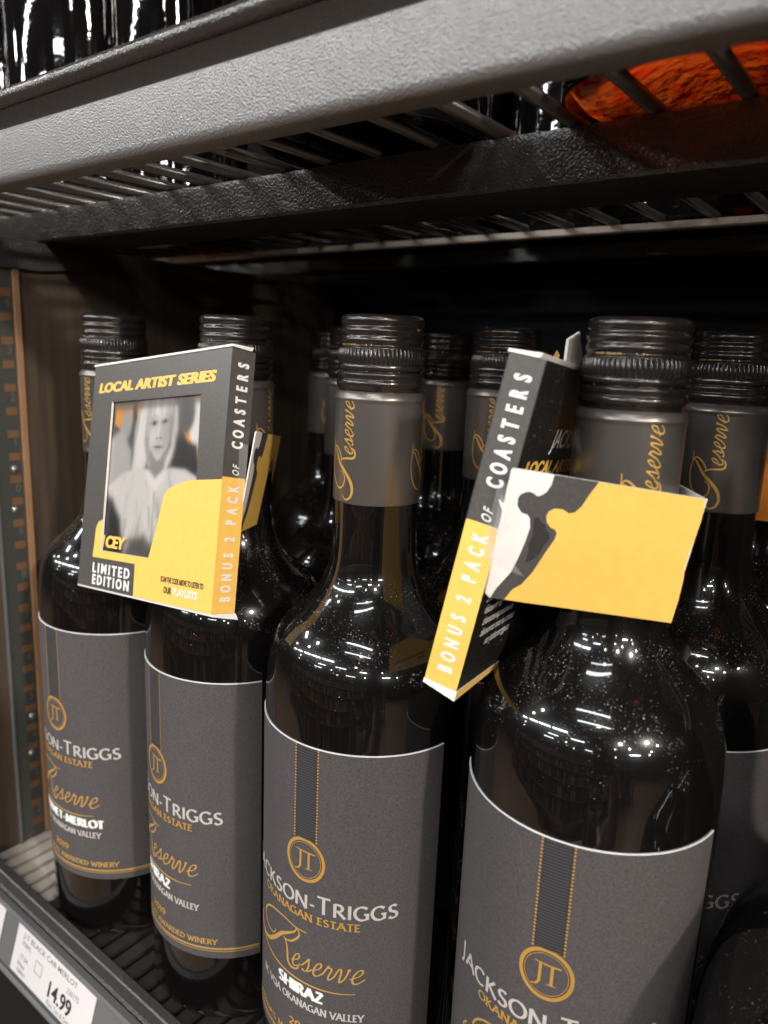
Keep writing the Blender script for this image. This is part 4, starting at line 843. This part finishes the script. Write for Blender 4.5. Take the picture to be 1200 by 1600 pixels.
for base, dirs in ((11, ((-.035,.030,.055),(-.045,.022,.050),(-.052,.012,.040),(-.055,.002,.030),(-.010,.045,.020))), (15, ((.02,.03,-.07),(.005,.03,-.078),(-.012,.028,-.075),(-.025,.024,-.062),(.045,.035,-.03)))):
    bx = bodyV[base]
    for q, d in enumerate(dirs):
        k0 = len(bodyV); off = (d[0]*.35, d[1]*.35, d[2]*.35)
        bodyV += [(bx[0]+off[0], bx[1]+off[1], bx[2]+off[2], .010), (bx[0]+d[0]*.8, bx[1]+d[1]*.8, bx[2]+d[2]*.8, .009), (bx[0]+d[0]*1.2, bx[1]+d[1]*1.2+.006, bx[2]+d[2]*1.05, .0075)]
        bodyE += [(base, k0), (k0, k0+1), (k0+1, k0+2)]
skinned('body', lv(bodyV), bodyE, 0, skinm, pr_)
cV = [(.24,-.50,-1.30,.15),(.24,-.50,-1.10,.140),(.24,-.49,-.92,.128),(.235,-.48,-.72,.140),(.23,-.47,-.60,.085),(.39,-.46,-.63,.064),(.36,-.28,-.46,.054),(.22,-.145,-.245,.042),(.07,-.50,-.63,.064),(.05,-.52,-.90,.054),(.07,-.43,-1.10,.042)]
skinned('coat', lv(cV), [(0,1),(1,2),(2,3),(3,4),(3,5),(5,6),(6,7),(3,8),(8,9),(9,10)], 1, coatm, pr_)
skinned('trousers', lv([(.24,-.50,-1.14,.125),(.33,-.50,-1.28,.095),(.33,-.49,-1.58,.072),(.33,-.50,-1.86,.062),(.15,-.50,-1.28,.095),(.15,-.49,-1.58,.072),(.15,-.50,-1.86,.062)]), [(0,1),(1,2),(2,3),(0,4),(4,5),(5,6)], 0, trm, pr_)
skinned('hair', lv([(.22,-.475,-.375,.088),(.22,-.500,-.47,.080),(.22,-.51,-.58,.070),(.22,-.50,-.68,.045),(.22,-.45,-.325,.072)]), [(4,0),(0,1),(1,2),(2,3)], 0, hairm, pr_)
mb = MB(); mb.lathe([(.046,-.035),(.060,-.012),(.062,.012),(.050,.030)], 16, 0, -1.0+PI, 1.0+PI); mb.v = [(a+.22-PP[0], b_-.405-PP[1]-.018, c-.445-PP[2]) for a, b_, c in mb.v]
part('mask', mb, maskm, pr_, True, fix=False)
for ex in (-.028, .028):
    mb = MB(); mb.tube([(.22+ex-PP[0], -.368-PP[1], -.405-PP[2]), (.22+ex-PP[0], -.362-PP[1], -.405-PP[2])], .010, 10); part('eye', mb, hairm, pr_)
ph = thing('phone', 'black phone held up in front of the shelf, lens at the camera', 'phone', (0,0,0))
ph.matrix_world = Matrix(((CR.x, CU.x, -CF.x, CF.x*-.004), (CR.y, CU.y, -CF.y, CF.y*-.004), (CR.z, CU.z, -CF.z, CF.z*-.004), (0,0,0,1)))
mb = MB(); mb.box((-.012, -.140, .001), (.062, .018, .009)); bevel(part('case', mb, M['black'], ph), .003)
